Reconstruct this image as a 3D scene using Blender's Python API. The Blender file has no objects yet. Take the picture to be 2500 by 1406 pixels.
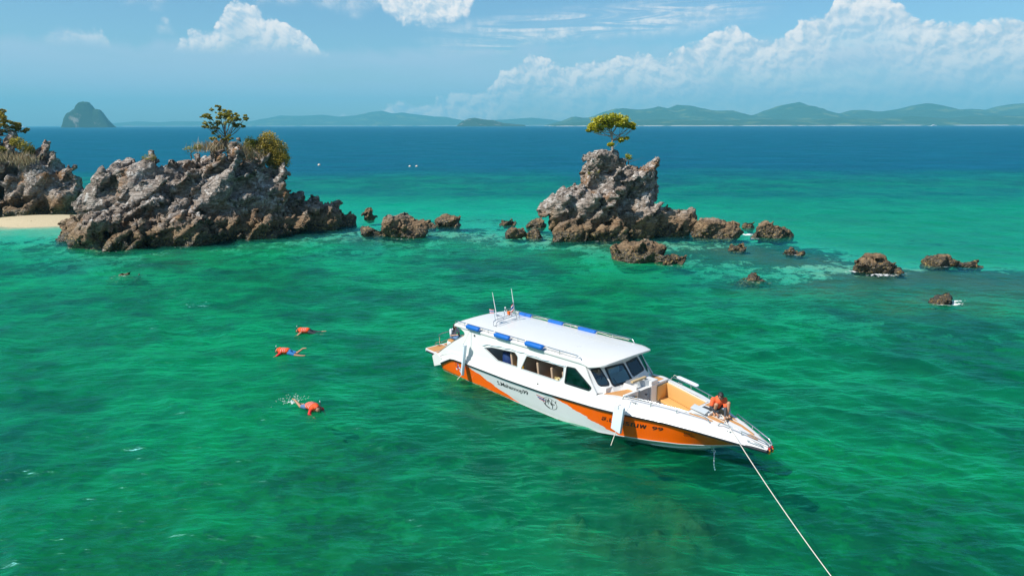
import bpy, bmesh, math, random
import numpy as np
from mathutils import Vector, Matrix, Euler

SC = bpy.context.scene
COL = SC.collection
PI = math.pi
R = math.radians

# ------------------------------------------------------------------ camera
CAM_H = 10.5
PITCH = math.atan((703 - 306) / (2500 * 24 / 36))
cam_d = bpy.data.cameras.new('camera')
cam = bpy.data.objects.new('camera', cam_d)
COL.objects.link(cam)
cam.location = (0, 0, CAM_H)
cam.rotation_euler = (PI / 2 - PITCH, 0, 0)
cam.rotation_euler.rotate_axis('Z', R(-0.1))
cam_d.sensor_width = 36
cam_d.lens = 24
cam_d.clip_start = 0.2
cam_d.clip_end = 80000
SC.camera = cam

# ------------------------------------------------------------------ light
SUN_EL = R(48)
SUN_AZ = R(-118)             # clockwise from +Y (view direction): left, a little behind the camera
sun_dir = Vector((math.sin(SUN_AZ) * math.cos(SUN_EL), math.cos(SUN_AZ) * math.cos(SUN_EL), math.sin(SUN_EL)))
sl = bpy.data.lights.new('sun', 'SUN')
sl.energy = 5.0
sl.angle = R(0.53)
sl.color = (1.0, 0.95, 0.87)
so = bpy.data.objects.new('sun', sl)
COL.objects.link(so)
so.rotation_euler = (-sun_dir).to_track_quat('-Z', 'Y').to_euler()

SC.view_settings.view_transform = 'Standard'
SC.view_settings.look = 'None'
SC.view_settings.exposure = 0.25
SC.view_settings.gamma = 1.0
SC.view_settings.use_curve_mapping = False
cy = SC.cycles
cy.max_bounces = 8
cy.diffuse_bounces = 4
cy.glossy_bounces = 3
cy.transmission_bounces = 4
cy.volume_bounces = 0
cy.transparent_max_bounces = 16
cy.caustics_reflective = False
cy.caustics_refractive = False
cy.use_denoising = True
try:
    cy.denoiser = 'OPENIMAGEDENOISE'
    cy.denoising_prefilter = 'ACCURATE'
except Exception:
    pass


# ------------------------------------------------------------------ node helpers
class NT:
    def __init__(s, tree):
        s.t = tree
        s.n = tree.nodes
        s.l = tree.links

    def new(s, typ, **kw):
        nd = s.n.new(typ)
        for k, v in kw.items():
            setattr(nd, k, v)
        return nd

    def put(s, sock, v):
        if v is None:
            return
        if isinstance(v, bpy.types.NodeSocket):
            s.l.new(v, sock)
        elif isinstance(v, (int, float)):
            try:
                sock.default_value = v
            except TypeError:
                sock.default_value = (v,) * len(sock.default_value)
        else:
            n = len(sock.default_value)
            v = tuple(v)
            sock.default_value = v + (1.0,) * (n - len(v)) if len(v) < n else v[:n]

    def m(s, op, a=None, b=None, c=None, clamp=False):
        nd = s.new('ShaderNodeMath', operation=op, use_clamp=clamp)
        s.put(nd.inputs[0], a); s.put(nd.inputs[1], b); s.put(nd.inputs[2], c)
        return nd.outputs[0]

    def vm(s, op, a=None, b=None, scale=None):
        nd = s.new('ShaderNodeVectorMath', operation=op)
        s.put(nd.inputs[0], a)
        if b is not None:
            s.put(nd.inputs[1], b)
        if scale is not None:
            s.put(nd.inputs['Scale'], scale)
        return nd.outputs[0]

    def smooth(s, x, a, b, lo=0.0, hi=1.0):
        nd = s.new('ShaderNodeMapRange', interpolation_type='SMOOTHSTEP')
        for i, v in enumerate((x, a, b, lo, hi)):
            s.put(nd.inputs[i], v)
        return nd.outputs[0]

    def lin(s, x, a, b, lo=0.0, hi=1.0):
        nd = s.new('ShaderNodeMapRange')
        for i, v in enumerate((x, a, b, lo, hi)):
            s.put(nd.inputs[i], v)
        return nd.outputs[0]

    def noise(s, vec=None, scale=5, detail=4, rough=0.55, dist=0.0, dims='3D', lac=2.0):
        nd = s.new('ShaderNodeTexNoise', noise_dimensions=dims)
        if vec is not None:
            s.put(nd.inputs['Vector'], vec)
        s.put(nd.inputs['Scale'], scale)
        s.put(nd.inputs['Detail'], detail)
        s.put(nd.inputs['Roughness'], rough)
        s.put(nd.inputs['Lacunarity'], lac)
        s.put(nd.inputs['Distortion'], dist)
        return nd.outputs[0]

    def voro(s, vec=None, scale=5, feature='F1', rand=1.0, out='Distance', dims='3D'):
        nd = s.new('ShaderNodeTexVoronoi', feature=feature, voronoi_dimensions=dims)
        if vec is not None:
            s.put(nd.inputs['Vector'], vec)
        s.put(nd.inputs['Scale'], scale)
        s.put(nd.inputs['Randomness'], rand)
        return nd.outputs[out]

    def mix(s, f, a, b, blend='MIX'):
        nd = s.new('ShaderNodeMix', data_type='RGBA', blend_type=blend)
        s.put(nd.inputs[0], f); s.put(nd.inputs[6], a); s.put(nd.inputs[7], b)
        return nd.outputs[2]

    def ramp(s, f, stops, interp='LINEAR'):
        nd = s.new('ShaderNodeValToRGB')
        cr = nd.color_ramp
        cr.interpolation = interp
        while len(cr.elements) < len(stops):
            cr.elements.new(0.5)
        for e, (p, c) in zip(cr.elements, stops):
            e.position = p
            e.color = tuple(c) + (1.0,) if len(c) == 3 else c
        s.put(nd.inputs[0], f)
        return nd.outputs[0]

    def curve(s, x, pts, lo, hi, x0=-1.0, x1=1.0):
        """piecewise-linear y(x); pts sorted in x"""
        nd = s.new('ShaderNodeFloatCurve')
        c = nd.mapping.curves[0]
        P = [((px - x0) / (x1 - x0), (py - lo) / (hi - lo)) for px, py in pts]
        while len(c.points) < len(P):
            c.points.new(0.5, 0.5)
        for q, (a, b) in zip(c.points, P):
            q.location = (a, b)
            q.handle_type = 'VECTOR'
        nd.mapping.update()
        xin = s.lin(x, x0, x1)
        s.put(nd.inputs['Value'], xin)
        return s.m('MULTIPLY_ADD', nd.outputs[0], hi - lo, lo)

    def pos(s):
        return s.new('ShaderNodeNewGeometry').outputs['Position']

    def sep(s, v):
        nd = s.new('ShaderNodeSeparateXYZ')
        s.put(nd.inputs[0], v)
        return nd.outputs

    def comb(s, x=0.0, y=0.0, z=0.0):
        nd = s.new('ShaderNodeCombineXYZ')
        s.put(nd.inputs[0], x); s.put(nd.inputs[1], y); s.put(nd.inputs[2], z)
        return nd.outputs[0]

    def bump(s, height, strength=0.3, dist=0.02, normal=None):
        nd = s.new('ShaderNodeBump')
        s.put(nd.inputs['Strength'], strength)
        s.put(nd.inputs['Distance'], dist)
        s.put(nd.inputs['Height'], height)
        if normal is not None:
            s.put(nd.inputs['Normal'], normal)
        return nd.outputs[0]


# ------------------------------------------------------------------ world: sky and clouds
world = bpy.data.worlds.new('World')
SC.world = world
world.use_nodes = True
wt = world.node_tree
wt.nodes.clear()
N = NT(wt)
SKY_STRENGTH = 0.10
dirv = N.new('ShaderNodeTexCoord').outputs['Generated']
dx, dy, dz = N.sep(dirv)
sky = N.new('ShaderNodeTexSky', sky_type='NISHITA')
sky.sun_disc = False
sky.sun_elevation = SUN_EL
sky.sun_rotation = SUN_AZ
sky.altitude = 0
sky.air_density = 1.0
sky.dust_density = 0.6
sky.ozone_density = 2.5
D2R = PI / 180
el = N.m('DIVIDE', N.m('ARCSINE', dz), D2R)           # degrees above the horizon
az = N.m('DIVIDE', N.m('ARCTAN2', dx, dy), D2R)        # degrees right of +Y
# the air of this humid coast: the whole sky is a little bluer than the model's
base = N.mix(1.0, sky.outputs[0], (0.78, 1.00, 1.09), 'MULTIPLY')


def px2(px, py):
    u = (px - 1250) / 1666.7
    v = (703 - py) / 1666.7
    c, s = math.cos(PITCH), math.sin(PITCH)
    d = Vector((u, c + v * s, -s + v * c)).normalized()
    return math.degrees(math.atan2(d.x, d.y)), math.degrees(math.asin(d.z))


K = 1.0 / SKY_STRENGTH
cu, cv_ = az, el
q = N.comb(N.m('MULTIPLY', az, 1.0), N.m('MULTIPLY', el, 1.15), 0.0)
# billowing edge noises (in degrees of sky)
nb1 = N.m('SUBTRACT', N.noise(q, 0.35, 4, 0.58, 0.0, '2D'), 0.5)
nw = N.vm('ADD', q, N.comb(N.m('MULTIPLY', nb1, 1.6), N.m('MULTIPLY', nb1, -1.1), 0.0))


def billow(v):
    """cauliflower height: rounded heads of three sizes"""
    a_ = N.m('MULTIPLY', N.voro(v, 0.55, 'SMOOTH_F1', dims='2D'), -1.0)
    b_ = N.m('MULTIPLY', N.voro(v, 1.35, 'SMOOTH_F1', dims='2D'), -0.55)
    c_ = N.m('MULTIPLY', N.voro(v, 3.2, 'F1', dims='2D'), -0.26)
    return N.m('ADD', a_, N.m('ADD', b_, c_))


bh = billow(nw)
edge_n = N.m('ADD', N.m('MULTIPLY', nb1, 1.2), N.m('MULTIPLY_ADD', bh, 0.95, 0.72))
# relief shading: the same heads sampled a little to the left and above (towards the sun)
relief = N.m('ADD', N.m('SUBTRACT', bh, billow(N.vm('ADD', nw, (-0.26, 0.34, 0.0)))), N.m('MULTIPLY', nb1, 0.25))
wisp_n = N.noise(N.comb(N.m('ADD', N.m('MULTIPLY', az, 0.10), N.m('MULTIPLY', el, -0.25)), N.m('MULTIPLY', el, 1.3), 0.0), 1.0, 4, 0.62, 0.8, '2D')


def bank(tops, soft=0.5, namp=1.0, depth=3.5, tail=0.25, strength=1.0, floor=None, outside=-8.0):
    """cloud whose upper outline runs through tops (pixels of the view); fades towards its base"""
    P = [px2(*t) for t in tops]
    # beyond its ends the bank sinks below the horizon
    P = [(-60.0, outside)] + P + [(60.0, outside if P[-1][0] < 36 else P[-1][1])]
    top = N.curve(az, P, -10.0, 16.0, -60.0, 60.0)
    inside = N.m('SUBTRACT', N.m('ADD', top, N.m('MULTIPLY', edge_n, namp)), el)
    msk = N.smooth(inside, 0.0, soft)
    fade = N.smooth(inside, 0.3, depth, 1.0, tail)
    d = N.m('MULTIPLY', N.m('MULTIPLY', msk, fade), strength)
    if floor is not None:
        lo, hi = floor
        d = N.m('MULTIPLY', d, N.smooth(N.m('ADD', el, N.m('MULTIPLY', nb1, 0.5)), lo, hi))
    return d, inside


# hazy low cloud layer along the horizon
lay = N.m('MULTIPLY', N.smooth(el, 0.2, 3.0), N.smooth(N.m('ADD', el, N.m('MULTIPLY', nb1, 2.2)), 6.3, 5.2))
lay = N.m('MULTIPLY', lay, N.smooth(N.noise(N.comb(N.m('MULTIPLY', az, 0.06), N.m('MULTIPLY', el, 0.35), 0.0), 1.0, 3, 0.6, 0.0, '2D'), 0.28, 0.60, 0.45, 0.85))
clo = []
# the big bank on the right
b1, in1 = bank([(1195, 215), (1225, 175), (1275, 150), (1290, 118), (1330, 140), (1385, 172), (1430, 150), (1500, 142), (1560, 128), (1615, 145),
                (1690, 115), (1745, 75), (1795, 58), (1840, 88), (1905, 92), (1960, 55), (2025, 40), (2045, -10), (2150, -25), (2215, 30), (2300, 62), (2400, 60), (2490, 45), (2700, 60), (3100, 110)],
               0.34, 0.85, 5.0, 0.30)
# left cumulus
b2, in2 = bank([(405, 135), (435, 92), (475, 72), (520, 74), (545, 40), (560, 5), (590, -8), (640, 28), (690, 44), (740, 66), (785, 135)], 0.30, 0.8, 3.4, 0.45, floor=(4.9, 6.1))
# small puffs
b3, in3 = bank([(85, 140), (120, 80), (190, 40), (250, 70), (285, 135)], 0.7, 0.8, 3.2, 0.5, 0.8, floor=(5.0, 6.6))
b4, in4 = bank([(350, 100), (380, 52), (415, 42), (450, 98)], 0.8, 0.8, 3.0, 0.4, 0.65, floor=(6.0, 7.4))
# high clouds cut by the top of the picture, rounded below
hi1 = N.curve(az, [(-60, 20)] + [px2(*t) for t in [(905, -5), (935, 38), (980, 62), (1050, 66), (1110, 60), (1145, 42), (1165, -15)]] + [(60, 20)], 5.0, 22.0, -60, 60)
b5 = N.m('MULTIPLY', N.smooth(N.m('SUBTRACT', N.m('ADD', el, N.m('MULTIPLY', edge_n, 0.6)), hi1), 0.0, 0.8), N.smooth(el, 10.5, 13.5, 0.97, 0.0))
hi2 = N.curve(az, [(-60, 20)] + [px2(*t) for t in [(260, -25), (300, 15), (400, 18), (430, -15), (590, -15), (630, 12), (760, 22), (850, 40), (930, 35), (960, -15)]] + [(60, 20)], 5.0, 22.0, -60, 60)
b6 = N.m('MULTIPLY', N.smooth(N.m('SUBTRACT', N.m('ADD', el, N.m('MULTIPLY', edge_n, 0.8)), hi2), -0.2, 1.6), N.smooth(el, 10.5, 13.5, 0.55, 0.0))
# streaks of cirrus slanting up to the right
tx, ty = px2(1445, 62)
sa = N.m('SUBTRACT', az, tx)
sb = N.m('SUBTRACT', N.m('SUBTRACT', el, ty), N.m('MULTIPLY', sa, 0.085))
band = N.m('MULTIPLY', N.smooth(N.m('ABSOLUTE', N.m('ADD', sb, N.m('MULTIPLY', nb1, 0.8))), 1.75, 0.2), N.smooth(N.m('ABSOLUTE', sa), 15.0, 7.0))
b7 = N.m('MULTIPLY', band, N.smooth(wisp_n, 0.40, 0.60, 0.05, 0.72))
# scattered fair-weather clouds over the rest of the sky, the same kind as those in view
qs = N.vm('MULTIPLY', dirv, (3.2, 3.2, 7.0))
far_n = N.noise(qs, 1.3, 4, 0.6, 0.0)
b8 = N.m('MULTIPLY', N.smooth(far_n, 0.56, 0.70), N.m('MULTIPLY', N.smooth(el, 11.0, 16.0, 0.0, 0.85), N.smooth(el, 50, 88, 1.0, 0.4)))

den = b1
for b in (b2, b3, b4, b5, b6, b7, b8):
    den = N.m('MAXIMUM', den, b)
den = N.m('MINIMUM', den, 1.0)
lit = N.smooth(relief, -0.42, 0.40)
bright = N.mix(lit, (0.44 * K, 0.57 * K, 0.69 * K), (0.93 * K, 0.87 * K, 0.84 * K))
layc = (0.42 * K, 0.55 * K, 0.69 * K)
c1 = N.mix(lay, base, layc)
c2 = N.mix(den, c1, bright)
bg = N.new('ShaderNodeBackground')
N.put(bg.inputs[0], c2)
bg.inputs[1].default_value = SKY_STRENGTH
wo = N.new('ShaderNodeOutputWorld')
wt.links.new(bg.outputs[0], wo.inputs[0])


world.cycles.sampling_method = 'MANUAL'
world.cycles.sample_map_resolution = 256


# ------------------------------------------------------------------ object helpers
def prop(o, label=None, cat=None, group=None, kind=None):
    if label: o['label'] = label
    if cat: o['category'] = cat
    if group: o['group'] = group
    if kind: o['kind'] = kind
    return o


def link(name, me, parent=None):
    o = bpy.data.objects.new(name, me)
    COL.objects.link(o)
    if parent is not None:
        o.parent = parent
    return o


def empty(name, loc=(0, 0, 0), rz=0.0):
    o = bpy.data.objects.new(name, None)
    COL.objects.link(o)
    o.location = loc
    o.rotation_euler = (0, 0, rz)
    o.empty_display_size = 0.2
    return o


def mesh(name, verts, faces, mat, parent=None, smooth=False):
    me = bpy.data.meshes.new(name)
    me.from_pydata([tuple(v) for v in verts], [], [tuple(f) for f in faces])
    me.update()
    if mat is not None:
        me.materials.append(mat)
    if smooth:
        me.shade_smooth()
    return link(name, me, parent)


def np_mesh(name, V, Q, mat, parent=None, smooth=True):
    """V (n,3) float, Q (m,k) int with k corners each"""
    me = bpy.data.meshes.new(name)
    k = Q.shape[1]
    me.vertices.add(len(V))
    me.vertices.foreach_set('co', np.ascontiguousarray(V, dtype=np.float32).ravel())
    me.loops.add(Q.size)
    me.loops.foreach_set('vertex_index', np.ascontiguousarray(Q, dtype=np.int32).ravel())
    me.polygons.add(len(Q))
    me.polygons.foreach_set('loop_start', np.arange(0, Q.size, k, dtype=np.int32))
    me.update(calc_edges=True)
    me.validate()
    if mat is not None:
        me.materials.append(mat)
    if smooth:
        me.shade_smooth()
    return link(name, me, parent)


def bm_obj(name, bm, mat, parent=None, smooth=False, angle=None):
    me = bpy.data.meshes.new(name)
    bmesh.ops.recalc_face_normals(bm, faces=bm.faces)
    bm.to_mesh(me)
    bm.free()
    if mat is not None:
        me.materials.append(mat)
    if smooth:
        me.shade_smooth()
        if angle is not None:
            me.set_sharp_from_angle(angle=angle)
    return link(name, me, parent)


def new_mat(name):
    m = bpy.data.materials.new(name)
    m.use_nodes = True
    m.node_tree.nodes.clear()
    n = NT(m.node_tree)
    out = n.new('ShaderNodeOutputMaterial')
    return m, n, out


def principled(n, out, color, rough=0.5, metal=0.0, spec=None, normal=None, coat=None):
    b = n.new('ShaderNodeBsdfPrincipled')
    n.put(b.inputs['Base Color'], color)
    n.put(b.inputs['Roughness'], rough)
    n.put(b.inputs['Metallic'], metal)
    if spec is not None:
        n.put(b.inputs['Specular IOR Level'], spec)
    if normal is not None:
        n.put(b.inputs['Normal'], normal)
    if coat is not None:
        n.put(b.inputs['Coat Weight'], coat)
        n.put(b.inputs['Coat Roughness'], 0.08)
    n.l.new(b.outputs[0], out.inputs[0])
    return b


def paint(name, color, rough=0.35, metal=0.0, vary=0.06, scale=3.0, bump=0.0, coat=None):
    """plain coloured surface with a little uneven wear and grain"""
    m, n, out = new_mat(name)
    tc = n.new('ShaderNodeTexCoord').outputs['Object']
    f = n.noise(tc, scale, 5, 0.6)
    g = n.noise(tc, scale * 9, 3, 0.6)
    k = n.m('MULTIPLY_ADD', n.m('ADD', n.m('MULTIPLY', f, 0.7), n.m('MULTIPLY', g, 0.3)), 2 * vary, 1 - vary)
    c = n.vm('SCALE', tuple(color)[:3], scale=k)
    nr = n.bump(g, bump, 0.01) if bump else None
    principled(n, out, c, n.m('MULTIPLY_ADD', f, 0.18, rough - 0.09), metal, normal=nr, coat=coat)
    return m


TMP = bpy.data.scenes.new('workbench')          # scratch scene for baking modifiers; removed at the end


def baked(o):
    """mesh of o with its modifiers applied; o is thrown away"""
    TMP.collection.objects.link(o)
    vl = TMP.view_layers[0]
    vl.update()
    dg_ = vl.depsgraph
    me_ = bpy.data.meshes.new_from_object(o.evaluated_get(dg_))
    d_ = o.data
    bpy.data.objects.remove(o)
    if isinstance(d_, bpy.types.Mesh):
        bpy.data.meshes.remove(d_)
    else:
        bpy.data.curves.remove(d_)
    return me_


# ------------------------------------------------------------------ numpy noise
_rng = np.random.default_rng(11)
_perm = _rng.permutation(256).astype(np.int64)
_perm = np.concatenate([_perm, _perm, _perm])
_gr = _rng.normal(size=(256, 3))
_gr /= np.linalg.norm(_gr, axis=1)[:, None]


def perlin(P):
    P = np.asarray(P, dtype=np.float64)
    i = np.floor(P).astype(np.int64)
    f = P - i
    i &= 255
    u = f * f * f * (f * (f * 6 - 15) + 10)
    r = 0
    for ox in (0, 1):
        wx = u[:, 0] if ox else 1 - u[:, 0]
        a = _perm[(i[:, 0] + ox) & 255]
        for oy in (0, 1):
            wy = u[:, 1] if oy else 1 - u[:, 1]
            b = _perm[a + ((i[:, 1] + oy) & 255)]
            for oz in (0, 1):
                wz = u[:, 2] if oz else 1 - u[:, 2]
                g = _gr[_perm[b + ((i[:, 2] + oz) & 255)]]
                d = g[:, 0] * (f[:, 0] - ox) + g[:, 1] * (f[:, 1] - oy) + g[:, 2] * (f[:, 2] - oz)
                r = r + wx * wy * wz * d
    return r * 1.6


def fbm(P, oct=4, rough=0.5, ridged=False):
    a, s, t = 1.0, 0.0, 0.0
    P = np.asarray(P, dtype=np.float64)
    for k in range(oct):
        n = perlin(P * 2 ** k + 17.3 * k)
        if ridged:
            n = 1 - 2 * np.abs(n)
        s = s + a * n
        t += a
        a *= rough
    return s / t


def worley(P):
    """F1, F2 of jittered cells"""
    P = np.asarray(P, dtype=np.float64)
    i = np.floor(P).astype(np.int64)
    f = P - i
    d1 = np.full(len(P), 9.0)
    d2 = np.full(len(P), 9.0)
    for ox in (-1, 0, 1):
        for oy in (-1, 0, 1):
            for oz in (-1, 0, 1):
                h = _perm[_perm[_perm[(i[:, 0] + ox) & 255] + ((i[:, 1] + oy) & 255)] + ((i[:, 2] + oz) & 255)]
                o = _gr[h] * 0.42 + 0.5 + np.array([ox, oy, oz])
                d = np.linalg.norm(o - f, axis=1)
                nd1 = np.minimum(d1, d)
                d2 = np.minimum(d2, np.maximum(d1, d))
                d1 = nd1
    return d1, d2


def cell_of(P):
    """id of the nearest jittered cell centre, and how far the second one is (0 on a boundary)"""
    P = np.asarray(P, dtype=np.float64)
    i = np.floor(P).astype(np.int64)
    f = P - i
    d1 = np.full(len(P), 9.0); d2 = np.full(len(P), 9.0)
    idc = np.zeros(len(P), dtype=np.int64)
    for ox in (-1, 0, 1):
        for oy in (-1, 0, 1):
            for oz in (-1, 0, 1):
                h = _perm[_perm[_perm[(i[:, 0] + ox) & 255] + ((i[:, 1] + oy) & 255)] + ((i[:, 2] + oz) & 255)]
                d = np.linalg.norm(_gr[h] * 0.45 + 0.5 + np.array([ox, oy, oz]) - f, axis=1)
                near = d < d1
                d2 = np.where(near, d1, np.minimum(d2, d))
                idc = np.where(near, ((i[:, 0] + ox) * 73856093) ^ ((i[:, 1] + oy) * 19349663) ^ ((i[:, 2] + oz) * 83492791), idc)
                d1 = np.where(near, d, d1)
    return idc, d2 - d1


def sstep(x, a, b):
    t = np.clip((x - a) / (b - a), 0, 1)
    return t * t * (3 - 2 * t)

# ------------------------------------------------------------------ sea bed
RIDGE = np.array([(-75, 78), (-56, 73), (-45, 71), (-33, 63), (-24, 68), (-15, 70), (-5, 69), (4, 66), (12, 64), (20, 62), (24, 56), (27, 49), (34, 47), (44, 42), (60, 36)], dtype=float)


def ridge_dist(X, Y):
    d = np.full(X.shape, 1e9)
    side = np.zeros(X.shape)
    for (a, b) in zip(RIDGE[:-1], RIDGE[1:]):
        ab = b - a
        t = np.clip(((X - a[0]) * ab[0] + (Y - a[1]) * ab[1]) / (ab @ ab), 0, 1)
        qx, qy = a[0] + t * ab[0], a[1] + t * ab[1]
        dd = np.hypot(X - qx, Y - qy)
        s = (X - qx) * (-ab[1]) + (Y - qy) * ab[0]
        side = np.where(dd < d, s, side)
        d = np.minimum(d, dd)
    return d, np.where(side > 0, 1.0, -1.0)


# low rocks that stay under the surface: (x, y, radius, height above the bed)
REEFS = [(16.8, 46.3, 2.2, 2.2), (20.5, 43.5, 1.8, 1.6), (23.4, 56.0, 1.8, 1.6), (19.4, 57.9, 1.6, 1.5), (-27.1, 55.5, 2.6, 2.0), (-28.2, 48.3, 1.6, 2.3),
         (25.0, 40.2, 2.6, 2.2), (29.0, 40.8, 2.2, 2.1), (30.5, 47.0, 3.0, 1.8), (37.0, 47.5, 3.0, 1.8), (22.5, 46.0, 1.4, 1.7),
         (-1.4, 26.6, 1.3, 2.4), (-0.6, 25.6, 0.8, 2.0), (4.6, 19.2, 1.0, 2.6), (5.4, 18.0, 0.8, 2.4), (3.0, 17.2, 1.2, 2.4), (1.6, 18.0, 0.7, 2.2), (4.6, 16.6, 0.8, 2.2),
         (8.0, 33.0, 2.5, 1.0), (-4, 55, 2.5, 1.3), (1, 57, 3, 1.2), (13.5, 27, 2.2, 0.9), (18, 30, 2.6, 0.9)]


def bed_depth(X, Y):
    P = np.stack([X, Y, np.zeros_like(X)], 1)
    d, side = ridge_dist(X, Y)
    n1 = fbm(P * 0.055, 4)
    n2 = fbm(P * 0.22 + 5, 4)
    near = 1.55 + 0.45 * n1 + 0.18 * n2
    near = near - 0.25 * sstep(Y, 20, 50)
    back = 0.70 + 0.18 * n1 + 0.9 * sstep(Y, 78, 125) + 5 * sstep(Y, 100, 190) + 22 * sstep(Y, 150, 420) + 18 * sstep(Y, 400, 2500)
    t = sstep(d * side + 4 * n1 + 2 * n2, -9.0, 11.0)
    h = near * (1 - t) + back * t
    shelf = np.exp(-(d / np.where(side < 0, 11.0, 4.6)) ** 2)
    h = h * (1 - shelf) + (0.46 + 0.16 * n2) * shelf
    # the sand beach between the two left rocks
    bd = np.hypot((X + 52.5) / 9.0, (Y - 76.6) / 4.4)
    h = h * sstep(bd, 0.55, 1.6) - 0.6 * (1 - sstep(bd, 0.35, 1.12))
    n3_ = 0.45 + 1.1 * np.abs(fbm(P * 1.1 + 3, 4, 0.65))
    for (x, y, r, a) in REEFS:
        h = h - 0.34 * a * np.exp(-(((X - x) ** 2 + (Y - y) ** 2) / (1.25 * r) ** 2) * (1 + 0.6 * n2)) * n3_
    return np.where(bd > 1.7, np.maximum(h, 0.42 + 0.12 * n2), h)


def polar_grid(th0, th1, nth, rs):
    th = np.linspace(th0, th1, nth)
    T, RR = np.meshgrid(th, rs)
    X = RR * np.sin(T)
    Y = RR * np.cos(T)
    nr = len(rs)
    idx = np.arange(nr * nth).reshape(nr, nth)
    Q = np.stack([idx[:-1, :-1].ravel(), idx[:-1, 1:].ravel(), idx[1:, 1:].ravel(), idx[1:, :-1].ravel()], 1)
    return X.ravel(), Y.ravel(), RR.ravel(), Q


rs = np.concatenate([np.geomspace(3.0, 200, 330), np.geomspace(205, 45000, 50)])
X, Y, RR, Q = polar_grid(-R(88), R(88), 420, rs)
H = bed_depth(X, Y)
Pn = np.stack([X, Y, np.zeros_like(X)], 1)
dr, sd = ridge_dist(X, Y)
rough_amp = np.clip(np.exp(-(dr / 9.0) ** 2) * 0.5 + 0.18, 0, 1) * (RR < 180)
H = H + np.where(H > 0.15, np.maximum(-rough_amp * (0.55 * fbm(Pn * 0.55 + 2, 4, 0.6, True) - 0.1), 0.3 - np.maximum(H, 0.3)), 0)
# reef: where rock and weed cover the sand
reef = 0.42 + 0.9 * fbm(Pn * 0.07 + 9, 5, 0.6) + np.exp(-((dr - 1) / 10.0) ** 2) * (0.10 + 0.75 * fbm(Pn * 0.30 + 77, 4, 0.6))
for (x, y, r, a) in REEFS:
    reef = reef + 1.1 * np.exp(-((X - x) ** 2 + (Y - y) ** 2) / (1.5 * r) ** 2)
reef = np.where(H < 0.12, reef * sstep(H, -0.02, 0.12), reef)
bd_ = np.hypot((X + 51.0) / 12.5, (Y - 75.0) / 8.0)
reef = reef * sstep(bd_, 0.7, 1.4)
drn = dr * sd + 5.0 * fbm(Pn * 0.13 + 61, 4, 0.6)
lagoon = sstep(drn, -2.0, 9.0) * (1 - sstep(Y, 95, 200))
reef = reef - 0.42 * lagoon + 0.28 * np.exp(-((drn - 3.5) / 3.0) ** 2)

m_bed, n, out = new_mat('sea_bed')
p = n.pos()
at = n.new('ShaderNodeAttribute', attribute_name='reef').outputs['Fac']
wdm = n.new('ShaderNodeAttribute', attribute_name='weed').outputs['Fac']
nn = n.noise(p, 0.9, 7, 0.65, 0.6)
n3 = n.noise(p, 4.0, 5, 0.65)
cov = n.m('MULTIPLY', n.smooth(n.m('ADD', at, n.m('ADD', n.m('MULTIPLY', n.m('SUBTRACT', nn, 0.5), 2.6), n.m('MULTIPLY', n.m('SUBTRACT', n3, 0.5), 1.2))), 0.44, 0.62), n.m('MULTIPLY_ADD', wdm, -0.25, 1.0))
sand = n.mix(n3, (0.42, 0.345, 0.215), (0.55, 0.465, 0.31))
sandg = n.mix(n.m('MULTIPLY', wdm, n.smooth(nn, 0.05, 0.5)), sand, (0.075, 0.16, 0.022))
weed = n.mix(n.noise(p, 1.7, 5, 0.6), (0.045, 0.045, 0.020), (0.17, 0.125, 0.055))
weed = n.mix(n.smooth(n3, 0.55, 0.75), weed, (0.04, 0.045, 0.03))
col = n.mix(cov, sandg, weed)
principled(n, out, col, 0.9, spec=0.1)
bed = np_mesh('sea_bed', np.stack([X, Y, -H], 1), Q, m_bed)
bed.data.attributes.new('reef', 'FLOAT', 'POINT').data.foreach_set('value', reef.astype(np.float32))
weedy = np.maximum(1 - sstep(dr * sd, -17.0, -8.0), 0.55 * sstep(X, 8, 40) * sstep(dr, 3, 12)) * sstep(bd_, 0.8, 1.6)
bed.data.attributes.new('weed', 'FLOAT', 'POINT').data.foreach_set('value', weedy.astype(np.float32))
prop(bed, kind='structure')
BED_MIN = float(-H.max())

# ------------------------------------------------------------------ water
rs = np.concatenate([np.geomspace(4.0, 260, 760), np.geomspace(263, 45000, 60)])
X, Y, RR, Q = polar_grid(-R(86), R(86), 860, rs)
rg = np.random.default_rng(5)
NW = 56
lam = np.geomspace(0.55, 8.0, NW)
ang = R(-100) + rg.normal(size=NW) * R(38)
amp = 0.0082 * lam ** 0.62
amp *= rg.uniform(0.5, 1.3, NW)
ph = rg.uniform(0, 2 * PI, NW)
Z = np.zeros_like(X); DX = np.zeros_like(X); DY = np.zeros_like(X)
cell = RR * max(R(172) / 859, math.log(260 / 4) / 759)
Pn = np.stack([X, Y, np.zeros_like(X)], 1)
gust = 0.75 + 0.55 * fbm(Pn * 0.045 + 31, 3)
wob = fbm(Pn * 0.35 + 3, 2) * 0.9
for L, a, A, f0 in zip(lam, ang, amp, ph):
    k = 2 * PI / L
    fade = np.clip((L / cell - 2.5) / 2.5, 0, 1)
    if not fade.any():
        continue
    t = k * (X * math.cos(a) + Y * math.sin(a)) + f0 + wob * min(2.5, 0.8 / L + 0.5)
    Z += A * fade * np.cos(t)
    DX -= 0.85 * A * fade * math.cos(a) * np.sin(t)
    DY -= 0.85 * A * fade * math.sin(a) * np.sin(t)
dr, sd = ridge_dist(X, Y)
calm = 1 - 0.45 * np.exp(-((dr - 3) / 7) ** 2)
Z *= gust * calm
V = np.stack([X + DX * gust, Y + DY * gust, Z], 1)

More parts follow.
